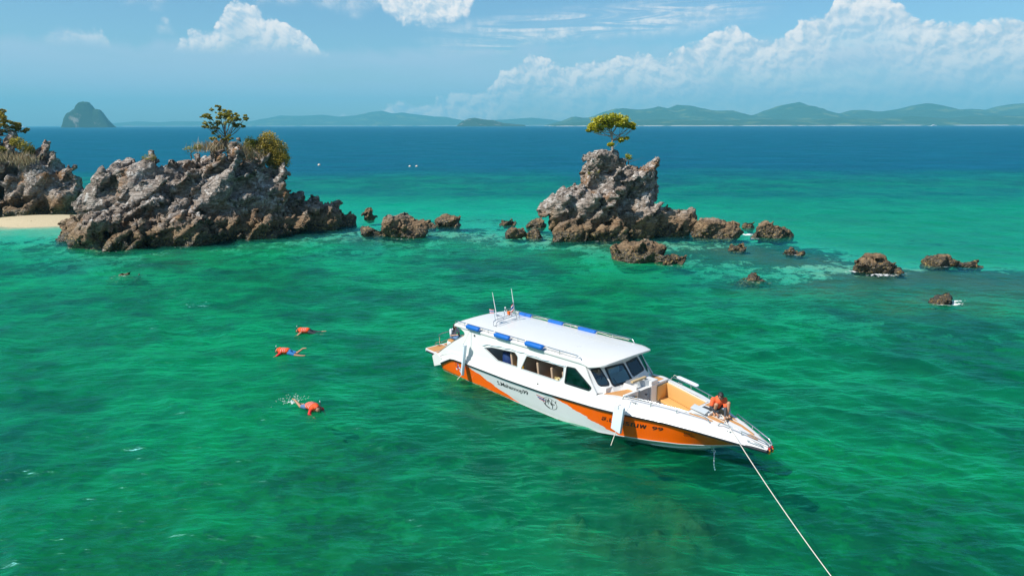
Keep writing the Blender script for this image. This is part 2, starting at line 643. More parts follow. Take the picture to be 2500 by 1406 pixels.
m_water, n, out = new_mat('sea_water')
p = n.pos()
pw = n.vm('MULTIPLY', p, (1.0, 1.0, 0.0))
rot_ = n.new('ShaderNodeMapping'); n.put(rot_.inputs['Vector'], p)
rot_.inputs['Rotation'].default_value = (0, 0, R(-17)); rot_.inputs['Scale'].default_value = (0.55, 1.35, 0.0)
stretch = rot_.outputs[0]
r1 = n.noise(stretch, 1.6, 2, 0.55)
r2 = n.noise(stretch, 4.6, 2, 0.6)
far = n.noise(n.vm('MULTIPLY', p, (0.40, 1.0, 0.0)), 1.0, 2, 0.6)
gst = n.noise(pw, 0.06, 3, 0.6)
hgt = n.m('ADD', n.m('MULTIPLY', r1, 0.31), n.m('ADD', n.m('MULTIPLY', r2, 0.062), n.m('MULTIPLY', far, 0.32)))
nrm = n.bump(hgt, n.smooth(gst, 0.3, 0.7, 0.50, 0.90), 1.0)
fr = n.new('ShaderNodeFresnel')
fr.inputs['IOR'].default_value = 1.333
n.put(fr.inputs['Normal'], nrm)
tr = n.new('ShaderNodeBsdfTransparent')
gl = n.new('ShaderNodeBsdfGlossy')
gl.inputs['Roughness'].default_value = 0.32
gl.inputs['Color'].default_value = (0.3, 0.88, 1, 1)
n.put(gl.inputs['Normal'], nrm)
mx = n.new('ShaderNodeMixShader')
# a wind-roughened sea shows the eye its facing wavelets, so it mirrors far less at grazing angles than flat glass
fe = n.m('MULTIPLY', n.m('SUBTRACT', 1.0, n.m('EXPONENT', n.m('MULTIPLY', fr.outputs[0], -4.6))), 0.235)
n.l.new(fe, mx.inputs[0]); n.l.new(tr.outputs[0], mx.inputs[1]); n.l.new(gl.outputs[0], mx.inputs[2])
# added cloudy layer imitating wave shading: green over the reef, blue in the channel
dp = n.new('ShaderNodeAttribute', attribute_name='deep').outputs['Fac']
fm = n.new('ShaderNodeAttribute', attribute_name='foam').outputs['Fac']
df = n.new('ShaderNodeBsdfDiffuse')
n.put(df.inputs[0], n.mix(dp, n.mix(n.smooth(n.m('ADD', n.m('MULTIPLY', n.noise(pw, 0.11, 3, 0.6), 0.65), n.m('MULTIPLY', n.noise(pw, 0.5, 2, 0.6), 0.35)), 0.36, 0.64), (0.0, 0.058, 0.018), (0.0, 0.31, 0.092)), n.mix(n.smooth(n.noise(n.vm('MULTIPLY', p, (0.03, 0.14, 0.0)), 1.0, 3, 0.65), 0.38, 0.62), (0.0, 0.045, 0.11), (0.0, 0.082, 0.16))))  # light and dark wave streaks painted into the far sea colour
n.put(df.inputs['Normal'], n.comb(0.0, 0.0, 1.0))
m1 = n.new('ShaderNodeMixShader')
tb = n.new('ShaderNodeAttribute', attribute_name='turb').outputs['Fac']
lw_ = n.new('ShaderNodeLayerWeight'); lw_.inputs['Blend'].default_value = 0.5
n.put(lw_.inputs['Normal'], nrm)
cosv = n.m('MAXIMUM', n.m('SUBTRACT', 1.0, lw_.outputs['Facing']), 0.05)
# a layer this thin hides more of the bed the more aslant one looks through it
n.put(m1.inputs[0], n.m('SUBTRACT', 1.0, n.m('EXPONENT', n.m('DIVIDE', n.m('MULTIPLY', tb, -1.0), cosv))))
n.l.new(tr.outputs[0], m1.inputs[1]); n.l.new(df.outputs[0], m1.inputs[2])
n.l.new(m1.outputs[0], mx.inputs[1])
ff = n.new('ShaderNodeBsdfDiffuse'); ff.inputs[0].default_value = (0.86, 0.88, 0.88, 1)
fk = n.smooth(n.m('ADD', fm, n.m('MULTIPLY', n.m('SUBTRACT', n.noise(pw, 3.2, 4, 0.75), 0.5), 2.2)), 0.55, 0.85)
m2 = n.new('ShaderNodeMixShader')
n.put(m2.inputs[0], n.m('MULTIPLY', fk, n.smooth(fm, 0.02, 0.25)))
n.l.new(mx.outputs[0], m2.inputs[1]); n.l.new(ff.outputs[0], m2.inputs[2])
n.l.new(m2.outputs[0], out.inputs['Surface'])


def vol_node(n, sa, ss, aniso=0.0):
    a = n.new('ShaderNodeVolumeAbsorption')
    da = max(sa) * 1.0001
    a.inputs['Density'].default_value = da
    a.inputs['Color'].default_value = tuple(1 - x / da for x in sa) + (1.0,)
    s = n.new('ShaderNodeVolumeScatter')
    ds = max(ss)
    s.inputs['Density'].default_value = ds
    s.inputs['Color'].default_value = tuple(x / ds for x in ss) + (1.0,)
    s.inputs['Anisotropy'].default_value = aniso
    ad = n.new('ShaderNodeAddShader')
    n.l.new(a.outputs[0], ad.inputs[0]); n.l.new(s.outputs[0], ad.inputs[1])
    return ad.outputs[0]


n.l.new(vol_node(n, (0.66, 0.022, 0.042), (0.0003, 0.016, 0.030)), out.inputs['Volume'])
water = np_mesh('water', V, Q, m_water)
nb_ = fbm(Pn * 0.02 + 50, 3)
deepv = sstep(Y + 25 * nb_, 108, 175)
lag_ = sstep(dr * sd + 6 * nb_, -12.0, 9.0) * (1 - deepv)
shelf_ = np.exp(-(np.maximum(dr - 2, 0) / np.where(sd < 0, 10.0 + 6 * nb_, 5.0)) ** 2)
turb = 0.19 * (1 - lag_) + 0.035 * lag_
turb = turb * (1 - 0.93 * shelf_) * (1 - deepv) + 0.14 * deepv
bw_ = np.hypot((X + 51.0) / 15.0, (Y - 72.0) / 11.0)
turb = turb * sstep(bw_, 0.5, 1.5)
water.data.attributes.new('turb', 'FLOAT', 'POINT').data.foreach_set('value', turb.astype(np.float32))
water.data.attributes.new('deep', 'FLOAT', 'POINT').data.foreach_set('value', deepv.astype(np.float32))
foam = np.zeros_like(X)
for (x, y, rx, ry, a) in [(26.6, 48.0, 1.7, 0.6, 0.75), (25.2, 49.2, 0.9, 0.5, 0.7), (28.6, 48.6, 0.7, 0.5, 0.6), (26.3, 39.9, 1.0, 0.45, 1.0), (27.0, 40.4, 0.8, 0.3, 0.8), (23.3, 66.8, 0.8, 0.6, 0.95), (23.0, 63.9, 1.0, 0.4, 0.7),
                        (23.4, 56.0, 0.9, 0.5, 0.7), (32.8, 50.7, 0.9, 0.4, 0.6), (-10.6, 64.2, 2.0, 0.4, 0.55), (12.3, 51.5, 1.2, 0.4, 0.55), (-38.6, 59.6, 1.6, 0.4, 0.55), (-34.5, 58.0, 1.5, 0.4, 0.5), (19.8, 63.5, 1.6, 0.35, 0.5),
                        (-28.2, 48.2, 1.0, 0.4, 0.6), (-8.6, 25.0, 0.5, 0.4, 0.6), (5.0, 20.15, 0.5, 0.25, 0.42), (6.9, 63.0, 2.5, 0.35, 0.4)]:
    foam = np.maximum(foam, a * np.exp(-((X - x) / rx) ** 2 - ((Y - y) / ry) ** 2))
water.data.attributes.new('foam', 'FLOAT', 'POINT').data.foreach_set('value', foam.astype(np.float32))
WX, WY, WFOAM = X, Y, foam
prop(water, kind='structure')

# ------------------------------------------------------------------ far hills and islands
m_hill, n, out = new_mat('forest_hill')
p = n.pos()
f1 = n.noise(p, 0.004, 6, 0.65)
f2 = n.noise(p, 0.02, 5, 0.65)
c = n.mix(f2, (0.012, 0.045, 0.020), (0.05, 0.11, 0.04))
c = n.mix(n.smooth(f1, 0.52, 0.66), c, (0.13, 0.17, 0.055))
zz = n.sep(p)[2]
c = n.mix(n.m('MULTIPLY', n.smooth(zz, 8.0, 3.0), n.smooth(f1, 0.40, 0.52)), c, (0.55, 0.52, 0.46))
principled(n, out, c, 0.95, spec=0.1)
m_isle, n, out = new_mat('forest_island')
p = n.pos()
c = n.mix(n.noise(p, 0.03, 6, 0.65), (0.008, 0.028, 0.014), (0.04, 0.075, 0.03))
c = n.mix(n.smooth(n.noise(p, 0.014, 5, 0.6), 0.56, 0.68), c, (0.24, 0.22, 0.18))
principled(n, out, c, 0.95, spec=0.1)


def hill(name, prof, Yd, depth, seed, relief=0.16, mat=None):
    """ridge whose crest runs through prof = [(x, height)], standing Yd metres away"""
    xs = np.array([a for a, b in prof], float)
    hs = np.array([b for a, b in prof], float)
    nx = max(60, int((xs[-1] - xs[0]) / 45))
    ny = 34
    gx = np.linspace(xs[0], xs[-1], nx)
    gy = np.linspace(-1, 1, ny)
    GX, GY = np.meshgrid(gx, gy)
    crest = np.interp(GX, xs, hs)
    P = np.stack([GX.ravel() / 420 + seed, GY.ravel() * depth / 420, np.zeros(GX.size)], 1)
    nz = fbm(P, 5, 0.55, True).reshape(GX.shape)
    sh = np.clip(1 - np.abs(GY) ** 1.25, 0, 1)
    Zh = crest * sh * (1 + relief * 1.6 * (nz - 0.2) * (np.abs(GY) > 0.02) * np.clip(np.abs(GY) * 2.2, 0, 1))
    Zh = np.maximum(Zh, -4) + crest * 0.02 * nz - 4.0 * (np.abs(GY) > 0.97)
    Zh = np.where((GX == gx[0]) | (GX == gx[-1]), -4, Zh)
    Vh = np.stack([GX.ravel(), (Yd + GY * depth).ravel(), Zh.ravel()], 1)
    idx = np.arange(nx * ny).reshape(ny, nx)
    Qh = np.stack([idx[:-1, :-1].ravel(), idx[:-1, 1:].ravel(), idx[1:, 1:].ravel(), idx[1:, :-1].ravel()], 1)
    o = np_mesh(name, Vh, Qh, mat or m_hill)
    prop(o, kind='structure')
    return o


def far_prof(pts, Yd):
    """crest outline measured as (degrees right, milliradians high) -> metres at that distance"""
    return [((x - 1250) / 1666.7 * Yd / 1.028, max(0.0, (306 - y)) / 1666.7 * Yd * 0.946 + CAM_H) for x, y in pts]


hill('hills', far_prof([(270, 306), (310, 298), (345, 295), (400, 299), (430, 295), (500, 296), (560, 300), (600, 298), (640, 292), (690, 282), (740, 283), (790, 280), (830, 285), (870, 282), (910, 274), (935, 271), (960, 277), (985, 275), (1010, 279), (1060, 285), (1090, 286), (1130, 294), (1190, 294), (1240, 292), (1300, 288), (1350, 293), (1420, 306)], 13000), 13000, 1300, 3.0)
hill('hills', far_prof([(1330, 306), (1370, 297), (1400, 285), (1425, 289), (1440, 288), (1470, 275), (1500, 267), (1520, 266), (1560, 269), (1590, 266), (1605, 262), (1630, 267), (1652, 258), (1680, 260), (1720, 268), (1745, 272), (1785, 272), (1830, 285), (1860, 278), (1900, 260), (1945, 252), (1975, 262), (2010, 275), (2050, 280), (2080, 271), (2110, 271), (2135, 278), (2170, 272), (2220, 262), (2260, 255), (2300, 264), (2330, 270), (2365, 268), (2395, 273), (2430, 267), (2460, 258), (2490, 256), (2560, 268), (2700, 258), (2900, 275), (3100, 306)], 8200), 8200, 1100, 8.0)
hill('hills', far_prof([(1340, 307), (1400, 300), (1480, 293), (1560, 295), (1640, 291), (1740, 297), (1850, 293), (1960, 295), (2050, 290), (2140, 293), (2220, 286), (2310, 291), (2400, 284), (2480, 287), (2600, 282), (2800, 300)], 6600), 6600, 650, 13.0)
hill('wooded_island', far_prof([(1118, 307), (1128, 297), (1145, 290), (1160, 288), (1180, 292), (1205, 294), (1230, 301), (1285, 307)], 6000), 6000, 260, 17.0, mat=m_isle)
hill('wooded_island', far_prof([(160, 307.5), (161, 300), (164, 288), (171, 278), (184, 272), (192, 268), (197, 259), (205, 253), (214, 251), (224, 252.5), (231, 259), (236, 267), (241, 266), (249, 269), (257, 279), (266, 293), (273, 303), (275, 307.5)], 4500), 4500, 55, 21.0, 0.5, m_isle)

# ------------------------------------------------------------------ haze
m_haze, n, out = new_mat('haze_air')
pv = n.new('ShaderNodeVolumePrincipled')
pv.inputs['Color'].default_value = (0.22, 0.77, 1.0, 1)
pv.inputs['Density'].default_value = 0.00011
pv.inputs['Anisotropy'].default_value = 0.0
n.l.new(pv.outputs[0], out.inputs['Volume'])
x0, x1, y0, y1, z0, z1 = -22000, 22000, -60, 15000, BED_MIN - 1.0, 560.0
o = mesh('haze', [(x0, y0, z0), (x1, y0, z0), (x1, y1, z0), (x0, y1, z0), (x0, y0, z1), (x1, y0, z1), (x1, y1, z1), (x0, y1, z1)],
         [(3, 2, 1, 0), (4, 5, 6, 7), (0, 1, 5, 4), (1, 2, 6, 5), (2, 3, 7, 6), (3, 0, 4, 7)], m_haze)
prop(o, kind='stuff')

# ------------------------------------------------------------------ rocks
m_rock, n, out = new_mat('weathered_rock')
p = n.pos()
tilt = n.new('ShaderNodeMapping')
n.put(tilt.inputs['Vector'], p)
tilt.inputs['Rotation'].default_value = (0.25, R(48), 0.2)
tilt.inputs['Scale'].default_value = (0.55, 1.0, 1.9)
ps = tilt.outputs[0]
big = n.noise(p, 0.35, 5, 0.6)
lay = n.noise(ps, 0.9, 6, 0.65, 0.6)
fine = n.noise(p, 5.0, 6, 0.7)
geo = n.new('ShaderNodeNewGeometry')
nz = n.sep(geo.outputs['Normal'])[2]
zz = n.sep(p)[2]
grey = n.ramp(n.m('ADD', n.m('MULTIPLY', lay, 0.65), n.m('MULTIPLY', fine, 0.35)),
              [(0.30, (0.055, 0.041, 0.032)), (0.44, (0.19, 0.153, 0.126)), (0.56, (0.315, 0.268, 0.23)), (0.70, (0.56, 0.50, 0.44))])
brown = n.ramp(n.m('ADD', n.m('MULTIPLY', lay, 0.5), n.m('MULTIPLY', fine, 0.5)), [(0.30, (0.062, 0.040, 0.023)), (0.50, (0.215, 0.142, 0.08)), (0.68, (0.39, 0.28, 0.17))])
ochre = n.mix(n.smooth(big, 0.52, 0.68), grey, n.mix(0.55, brown, (0.30, 0.155, 0.075)))
# grey above, browner towards the tide line (stained stone)
low = n.smooth(n.m('ADD', zz, n.m('MULTIPLY', n.m('SUBTRACT', n.noise(p, 0.7, 4, 0.6), 0.5), 3.6)), 3.4, 1.0)
c = n.mix(low, ochre, brown)
# pale lichen on the weathered upper faces
lich = n.m('MULTIPLY', n.smooth(n.noise(p, 1.6, 7, 0.72, 0.4), 0.50, 0.63), n.smooth(zz, 1.2, 3.5))
c = n.mix(n.m('MULTIPLY', lich, n.smooth(nz, -0.3, 0.6, 0.35, 0.9)), c, (0.60, 0.565, 0.525))
# weed and barnacles in the tide zone
wet = n.smooth(n.m('ADD', zz, n.m('MULTIPLY', n.m('SUBTRACT', n.noise(p, 1.1, 4, 0.6), 0.5), 2.0)), 1.15, 0.55)
tide = n.mix(n.smooth(n.noise(p, 5.0, 4, 0.65), 0.52, 0.64), (0.055, 0.040, 0.020), (0.30, 0.20, 0.06))
c = n.mix(wet, c, tide)
crk = n.voro(n.vm('ADD', ps, n.vm('SCALE', n.comb(n.noise(p, 2.0, 4), n.noise(p, 2.3, 4), 0.0), scale=0.6)), 1.7, 'DISTANCE_TO_EDGE')
crack = n.smooth(crk, 0.0, 0.10)
c = n.mix(n.m('MULTIPLY', n.m('SUBTRACT', 1.0, crack), 0.35), c, (0.04, 0.032, 0.026))
hgt = n.m('ADD', n.m('MULTIPLY', fine, 0.5), n.m('ADD', n.m('MULTIPLY', lay, 0.7), n.m('MULTIPLY', n.smooth(crk, 0.0, 0.18), 0.35)))
nb = n.bump(n.m('ADD', hgt, n.m('MULTIPLY', n.noise(p, 13.0, 3, 0.6), 0.25)), 0.9, 0.20)
principled(n, out, c, n.m('MULTIPLY_ADD', wet, -0.5, 0.88), spec=n.m('MULTIPLY_ADD', wet, 0.35, 0.2), normal=nb)


def hull_piece(bm, c, s, rng, rot=None, npts=26, q=0.85):
    """one angular block: the convex hull of points scattered on a squarish ellipsoid"""
    vs = []
    for _ in range(npts):
        v = rng.normal(size=3)
        v /= np.linalg.norm(v)
        v = np.sign(v) * np.abs(v) ** q
        v *= rng.uniform(0.88, 1.12)
        w = Vector((v[0] * s[0], v[1] * s[1], v[2] * s[2]))
        if rot is not None:
            w = rot @ w
        vs.append(bm.verts.new(w + Vector(c)))
    r = bmesh.ops.convex_hull(bm, input=vs)
    bmesh.ops.delete(bm, geom=[g for g in set(r['geom_interior'] + r['geom_unused']) if isinstance(g, bmesh.types.BMVert)], context='VERTS')


STR = Matrix.Rotation(R(-42), 3, 'Y') @ Matrix.Rotation(R(14), 3, 'X')   # bedding: planes climbing to the right
STRn = np.array(STR)


def rock_mesh(name, cores, seed, voxel, slabs=0, slab=(1.6, 1.0, 0.45), amp=1.0, low_z=-1.2, big=1.0):
    rng = np.random.default_rng(seed)
    bm = bmesh.new()
    for co in cores:
        c, s = co[:3], co[3:6]
        hull_piece(bm, c, s, rng, Matrix.Rotation(rng.uniform(-0.3, 0.3), 3, 'Z'), 22)
    area = np.array([co[3] * co[5] + co[4] * co[3] for co in cores])
    for k in range(slabs):
        co = cores[rng.choice(len(cores), p=area / area.sum())]
        d = rng.normal(size=3)
        d[1] = -abs(d[1]) if rng.random() < 0.8 else d[1]
        d[2] = d[2] if d[2] > -0.3 else -d[2]
        d /= np.linalg.norm(d)
        c = np.array(co[:3]) + d * np.array(co[3:6]) * rng.uniform(0.72, 0.95)
        s = np.array(slab) * rng.uniform(0.45, 1.25)
        rot = STR @ Euler((rng.normal() * 0.25, rng.normal() * 0.25, rng.normal() * 0.4)).to_matrix()
        hull_piece(bm, c, s, rng, rot, 12, 0.7)
    me = bpy.data.meshes.new(name)
    bm.to_mesh(me)
    bm.free()
    o = bpy.data.objects.new('tmp', me)
    md = o.modifiers.new('r', 'REMESH')
    md.mode = 'VOXEL'
    md.voxel_size = voxel
    md.adaptivity = 0
    em = baked(o)
    nv = len(em.vertices)
    V = np.empty(nv * 3, dtype=np.float32); em.vertices.foreach_get('co', V); V = V.reshape(-1, 3).astype(np.float64)
    Nn = np.empty(nv * 3, dtype=np.float32); em.vertex_normals.foreach_get('vector', Nn); Nn = Nn.reshape(-1, 3)
    F = np.empty(len(em.polygons) * 4, dtype=np.int32)
    em.loops.foreach_get('vertex_index', F)
    F = F.reshape(-1, 4)
    bpy.data.meshes.remove(em)
    # weathering: bedding ledges, joints, hollows, grain
    P = V + seed * 3.7
    L = P @ STRn                                    # bedding frame: third axis across the beds
    warp = fbm(P * 0.5, 3)
    Lw = L + 0.5 * warp[:, None]
    bed1 = perlin(np.stack([Lw[:, 0] * 0.13, Lw[:, 1] * 0.20, Lw[:, 2] * 0.85], 1))
    V = V + Nn * ((0.40 * big * fbm(P * 0.25 + 4, 2) + 0.26 * np.tanh(bed1 / 0.12)) * amp)[:, None]
    # broken faces: the surface splits into flat-faced blocks along the bedding, large ones first
    k_ = max(0.42, min(1.0, amp * 1.15))
    for (sx_, sy_, sz_, flat_, off_, crack_) in ((2.3, 2.0, 1.25, 0.80, 0.22, 0.34), (0.85, 0.75, 0.48, 0.82, 0.085, 0.12), (0.36, 0.34, 0.24, 0.65, 0.035, 0.03)):
        e1 = V[F[:, 2]] - V[F[:, 0]]; e2 = V[F[:, 3]] - V[F[:, 1]]
        fn = np.cross(e1, e2)
        Nv = np.zeros_like(V)
        for c_ in range(4):
            np.add.at(Nv, F[:, c_], fn)
        Nv /= np.linalg.norm(Nv, axis=1)[:, None] + 1e-12
        Lb = (V + seed * 3.7) @ STRn
        Lb = Lb + 0.25 * k_ * sx_ * np.stack([perlin(Lb * 0.6 / sx_), perlin(Lb * 0.6 / sx_ + 30), perlin(Lb * 0.6 / sx_ + 60)], 1)
        idc, gap = cell_of(Lb / (np.array([sx_, sy_, sz_]) * k_))
        _, inv = np.unique(idc, return_inverse=True)
        cnt = np.bincount(inv).astype(float)
        cen = np.stack([np.bincount(inv, V[:, c_]) for c_ in range(3)], 1) / cnt[:, None]
        nor = np.stack([np.bincount(inv, Nv[:, c_]) for c_ in range(3)], 1)
        ln_ = np.linalg.norm(nor, axis=1)
        coh = ln_ / cnt                                        # how flat the block's face already is
        nor /= ln_[:, None] + 1e-9
        off = (np.random.default_rng(seed + 5).uniform(-1, 1, len(cnt)) * off_ * k_)
        hgt_ = np.einsum('ij,ij->i', V - cen[inv], nor[inv])
        mv = np.clip(-hgt_ * flat_ * np.clip(coh[inv] * 1.6 - 0.5, 0, 1), -0.5 * sx_ * k_, 0.5 * sx_ * k_) + off[inv]
        V = V + nor[inv] * mv[:, None]
        if crack_:
            V = V - Nv * (crack_ * k_ * np.exp(-(gap / 0.05) ** 2))[:, None]
    V = V + Nn * (0.022 * k_ * fbm(P * 3.5, 2, 0.6))[:, None]
    keep = (V[F][:, :, 2].max(1) > low_z)
    F = F[keep]
    used = np.unique(F)
    rm = np.full(nv, -1); rm[used] = np.arange(len(used))
    return V[used], rm[F]


LAPPED = []


def rock(name, cores, seed, voxel, label, cat='rock', group=None, parent=None, flat=True, **kw):
    V, F = rock_mesh(name, cores, seed, voxel, **kw)
    LAPPED.extend((co[0], co[1], co[3], co[4]) for co in cores if co[2] - co[5] * 0.5 < 0)
    c = np.mean([co[:3] for co in cores], axis=0)
    c[2] = 0
    o = np_mesh(name, V - c, F, m_rock, parent, smooth=not flat)
    o.location = c
    if parent is None:
        prop(o, label, cat, group)
    else:
        o.location = Vector(c) - parent.location
    return o


# the long left-hand islet: a main mass and the separate crags leaning on it
isl = empty('rock_islet', (-30, 66, 0))
prop(isl, 'long rugged grey rock islet with a leaning tree and bushes on its crest', 'rock islet')
rock('rock_mass', [(-29, 69, 2.6, 6.2, 4.6, 5.9), (-34.2, 66.8, 2.2, 5.4, 4.2, 5.4), (-38.6, 66, 1.2, 3.0, 3.6, 4.4), (-25.4, 70, 1.6, 3.2, 3.4, 5.0), (-37.6, 66.5, 5.2, 1.3, 1.3, 1.6)], 3, 0.115, None, parent=isl, slabs=85, slab=(2.6, 1.2, 0.55))
rock('crag', [(-35.2, 60.8, 0.3, 3.6, 2.6, 2.0), (-38.2, 61.8, 0.2, 2.4, 2.2, 1.9)], 5, 0.11, None, parent=isl, slabs=26, slab=(1.5, 1.0, 0.5))
rock('crag', [(-30.6, 62.6, 0.4, 3.4, 2.6, 2.4), (-33, 63.5, 1.6, 2.2, 1.8, 2.4)], 6, 0.11, None, parent=isl, slabs=26, slab=(1.5, 1.0, 0.5))
rock('crag', [(-26.2, 66.0, 0.4, 3.6, 2.0, 2.0), (-23.6, 68.2, 0.5, 2.6, 2.0, 1.9)], 7, 0.11, None, parent=isl, slabs=26, slab=(1.6, 1.0, 0.5))
rock('crag', [(-20.6, 71.8, 0.6, 2.6, 2.2, 2.3), (-19.6, 73.2, 0.7, 2.0, 2.0, 2.1), (-22.6, 71.5, 2.6, 1.2, 1.0, 1.4)], 8, 0.11, None, parent=isl, slabs=22, slab=(1.3, 0.9, 0.5))
rock('crag', [(-41.4, 65.4, 0.2, 2.2, 2.4, 2.2), (-42.6, 67.5, 0.0, 1.6, 1.6, 1.3)], 9, 0.11, None, parent=isl, slabs=16, slab=(1.2, 0.8, 0.4))

lc = empty('rock_headland', (-60, 86, 0))
prop(lc, 'brown rock headland with shrubs and a spreading tree, behind the sand beach', 'rock headland')
rock('rock_mass', [(-64, 87, 2.6, 6.0, 5.0, 6.0), (-58.6, 86.5, 1.8, 3.8, 4.0, 5.6), (-55.4, 85.5, 0.8, 2.2, 3.0, 3.8)], 13, 0.15, None, parent=lc, slabs=80, slab=(2.2, 1.1, 0.55))
rock('crag', [(-63.6, 80.8, 0.6, 2.6, 1.8, 2.0), (-66, 81.5, 0.6, 2.6, 2.0, 2.4)], 14, 0.13, None, parent=lc, slabs=10, slab=(1.2, 0.8, 0.4))
rock('crag', [(-59.0, 81.6, 0.1, 2.2, 1.1, 1.0)], 15, 0.12, None, parent=lc, slabs=6, slab=(1.0, 0.7, 0.35))

stk = empty('rock_stack', (9, 66, 0))
prop(stk, 'tall jagged grey rock stack with one small green tree on its summit', 'rock stack')
rock('rock_mass', [(7.2, 66.2, 0.9, 3.6, 3.2, 3.9), (5.4, 66.2, 2.4, 1.8, 2.6, 2.5), (9.8, 66.8, 3.0, 3.0, 2.8, 3.2), (8.6, 66.5, 5.2, 2.2, 1.9, 1.8), (11.9, 66.6, 1.8, 2.1, 2.4, 3.4), (12.6, 66.8, 4.2, 1.1, 1.6, 2.4), (4.9, 66.3, 1.9, 1.6, 2.2, 2.7), (11.0, 66.6, 5.7, 1.5, 1.4, 1.2)], 21, 0.11, None, parent=stk, slabs=55, slab=(2.0, 0.9, 0.45))
rock('crag', [(8.2, 66.0, 7.2, 1.35, 1.15, 1.25), (9.3, 66.1, 7.0, 0.9, 0.9, 1.15)], 22, 0.09, None, parent=stk, slabs=12, slab=(0.7, 0.5, 0.3), amp=0.55)
rock('crag', [(12.2, 66.5, 5.0, 1.3, 1.4, 1.6), (13.0, 66.5, 5.9, 0.8, 0.8, 1.0), (13.6, 66.6, 6.75, 0.36, 0.45, 0.5)], 23, 0.09, None, parent=stk, slabs=16, slab=(0.9, 0.6, 0.35), amp=0.6)
rock('crag', [(5.6, 64.2, 0.2, 2.2, 1.6, 1.4), (9.4, 63.8, 0.1, 2.2, 1.5, 1.2)], 24, 0.1, None, parent=stk, slabs=14, slab=(1.0, 0.7, 0.35), amp=0.8)

G = 'rocks awash between the islets'
rock('boulder', [(16.1, 67.2, 0.8, 2.3, 2.0, 2.3), (14.4, 66.8, 0.5, 1.0, 1.5, 2.3)], 31, 0.1, 'big ochre boulder leaning against the right foot of the rock stack', 'boulder', slabs=10, slab=(1.1, 0.7, 0.4), amp=0.7)
rock('boulder', [(10.2, 54.2, 0.1, 2.6, 1.7, 1.5), (12.2, 52.6, 0.0, 1.2, 1.0, 0.8)], 32, 0.09, 'low wide rock in the water just in front of the rock stack', 'boulder', slabs=18, slab=(0.9, 0.6, 0.3), amp=0.65)
for k, (cores, lab, am) in enumerate([
    ([(-20.6, 71.0, 0.1, 1.5, 1.0, 0.9)], 'dark rounded boulder at the right tip of the long islet, nearer the camera', 0.4),
    ([(-18.0, 73.6, 0.2, 1.4, 1.1, 1.1)], 'dark boulder with a flat top, just right of the long islet', 0.45),
    ([(-16.4, 78.0, 0.4, 0.7, 0.7, 1.2)], 'small upright dark rock standing alone right of the long islet', 0.35),
    ([(-10.6, 66.2, 0.5, 2.3, 1.9, 2.1), (-13.4, 67.0, -0.1, 1.6, 1.2, 1.0)], 'humped pale brown boulder midway between the islet and the stack', 0.65),
    ([(-6.7, 73.0, 0.1, 1.8, 1.2, 1.0)], 'flat dark rock behind and right of the humped brown boulder', 0.45),
    ([(-9.0, 72.4, -0.2, 1.2, 0.8, 0.6)], 'thin dark ledge touching the humped brown boulder on its right', 0.35),
    ([(0.4, 65.0, 0.1, 1.0, 0.9, 0.95), (2.0, 65.0, 0.1, 0.9, 0.8, 0.95)], 'twin-humped brown rock at the left foot of the rock stack', 0.42),
    ([(-0.3, 73.4, 0.0, 1.0, 0.8, 0.6)], 'low dark rock farthest back, left of the rock stack', 0.3),
    ([(2.6, 71.6, 0.0, 1.1, 0.9, 0.8)], 'low dark rock tucked behind the left side of the rock stack', 0.35),
    ([(19.6, 65.4, 0.2, 2.6, 1.8, 1.55)], 'brown domed boulder right of the big ochre boulder', 0.6),
    ([(25.2, 65.4, 0.2, 2.0, 1.5, 1.25)], 'squarish brown boulder with foam at its left side', 0.55),
    ([(24.7, 71.2, 0.0, 0.8, 0.6, 0.7)], 'small black rock behind the squarish brown boulder', 0.3),
    ([(26.5, 49.4, 0.0, 1.5, 1.3, 1.6), (27.8, 48.9, -0.2, 1.1, 1.0, 0.9)], 'barnacled boulder standing alone in the water at the right, ringed by foam', 0.55),
    ([(32.8, 51.6, 0.0, 1.1, 0.9, 0.75)], 'dark low rock at the far right of the reef', 0.35),
    ([(34.9, 51.2, -0.1, 1.2, 0.5, 0.40)], 'flat ledge trailing to the right of the far right rock', 0.25),
    ([(26.2, 40.3, -0.10, 0.75, 0.6, 0.50)], 'rock tip breaking the surface in white foam, right of the boat', 0.25),
    ([(23.4, 56.3, -0.05, 0.8, 0.6, 0.5)], 'small weedy rock splashed with foam behind the reef flat', 0.25),
    ([(19.4, 58.2, -0.05, 0.9, 0.5, 0.5)], 'small black rock in front of the brown domed boulder', 0.25),
    ([(16.8, 46.4, -0.40, 1.5, 0.8, 0.55)], 'weed-covered rock just awash behind the boat', 0.25),
    ([(-28.2, 48.5, -0.45, 1.5, 1.0, 0.5)], 'pale rock just awash in front of the long islet', 0.25),
]):
    rock('boulder', cores, 40 + k, 0.085, lab, 'boulder', G, slabs=5, slab=(0.6, 0.4, 0.22), amp=am)

# broken foam where the swell laps the rocks
ring = np.zeros_like(WX)
for (x, y, rx, ry) in LAPPED:
    q_ = np.hypot((WX - x) / (rx + 0.25), (WY - y) / (ry + 0.25))
    front = 0.55 + 0.45 * np.clip((y - WY) / (ry + 0.3), -1, 1)
    ring = np.maximum(ring, 0.40 * np.exp(-((q_ - 1.02) / (0.22 / max(rx, 0.8) + 0.05)) ** 2) * front)
WFOAM = np.maximum(WFOAM, ring)
water.data.attributes['foam'].data.foreach_set('value', WFOAM.astype(np.float32))

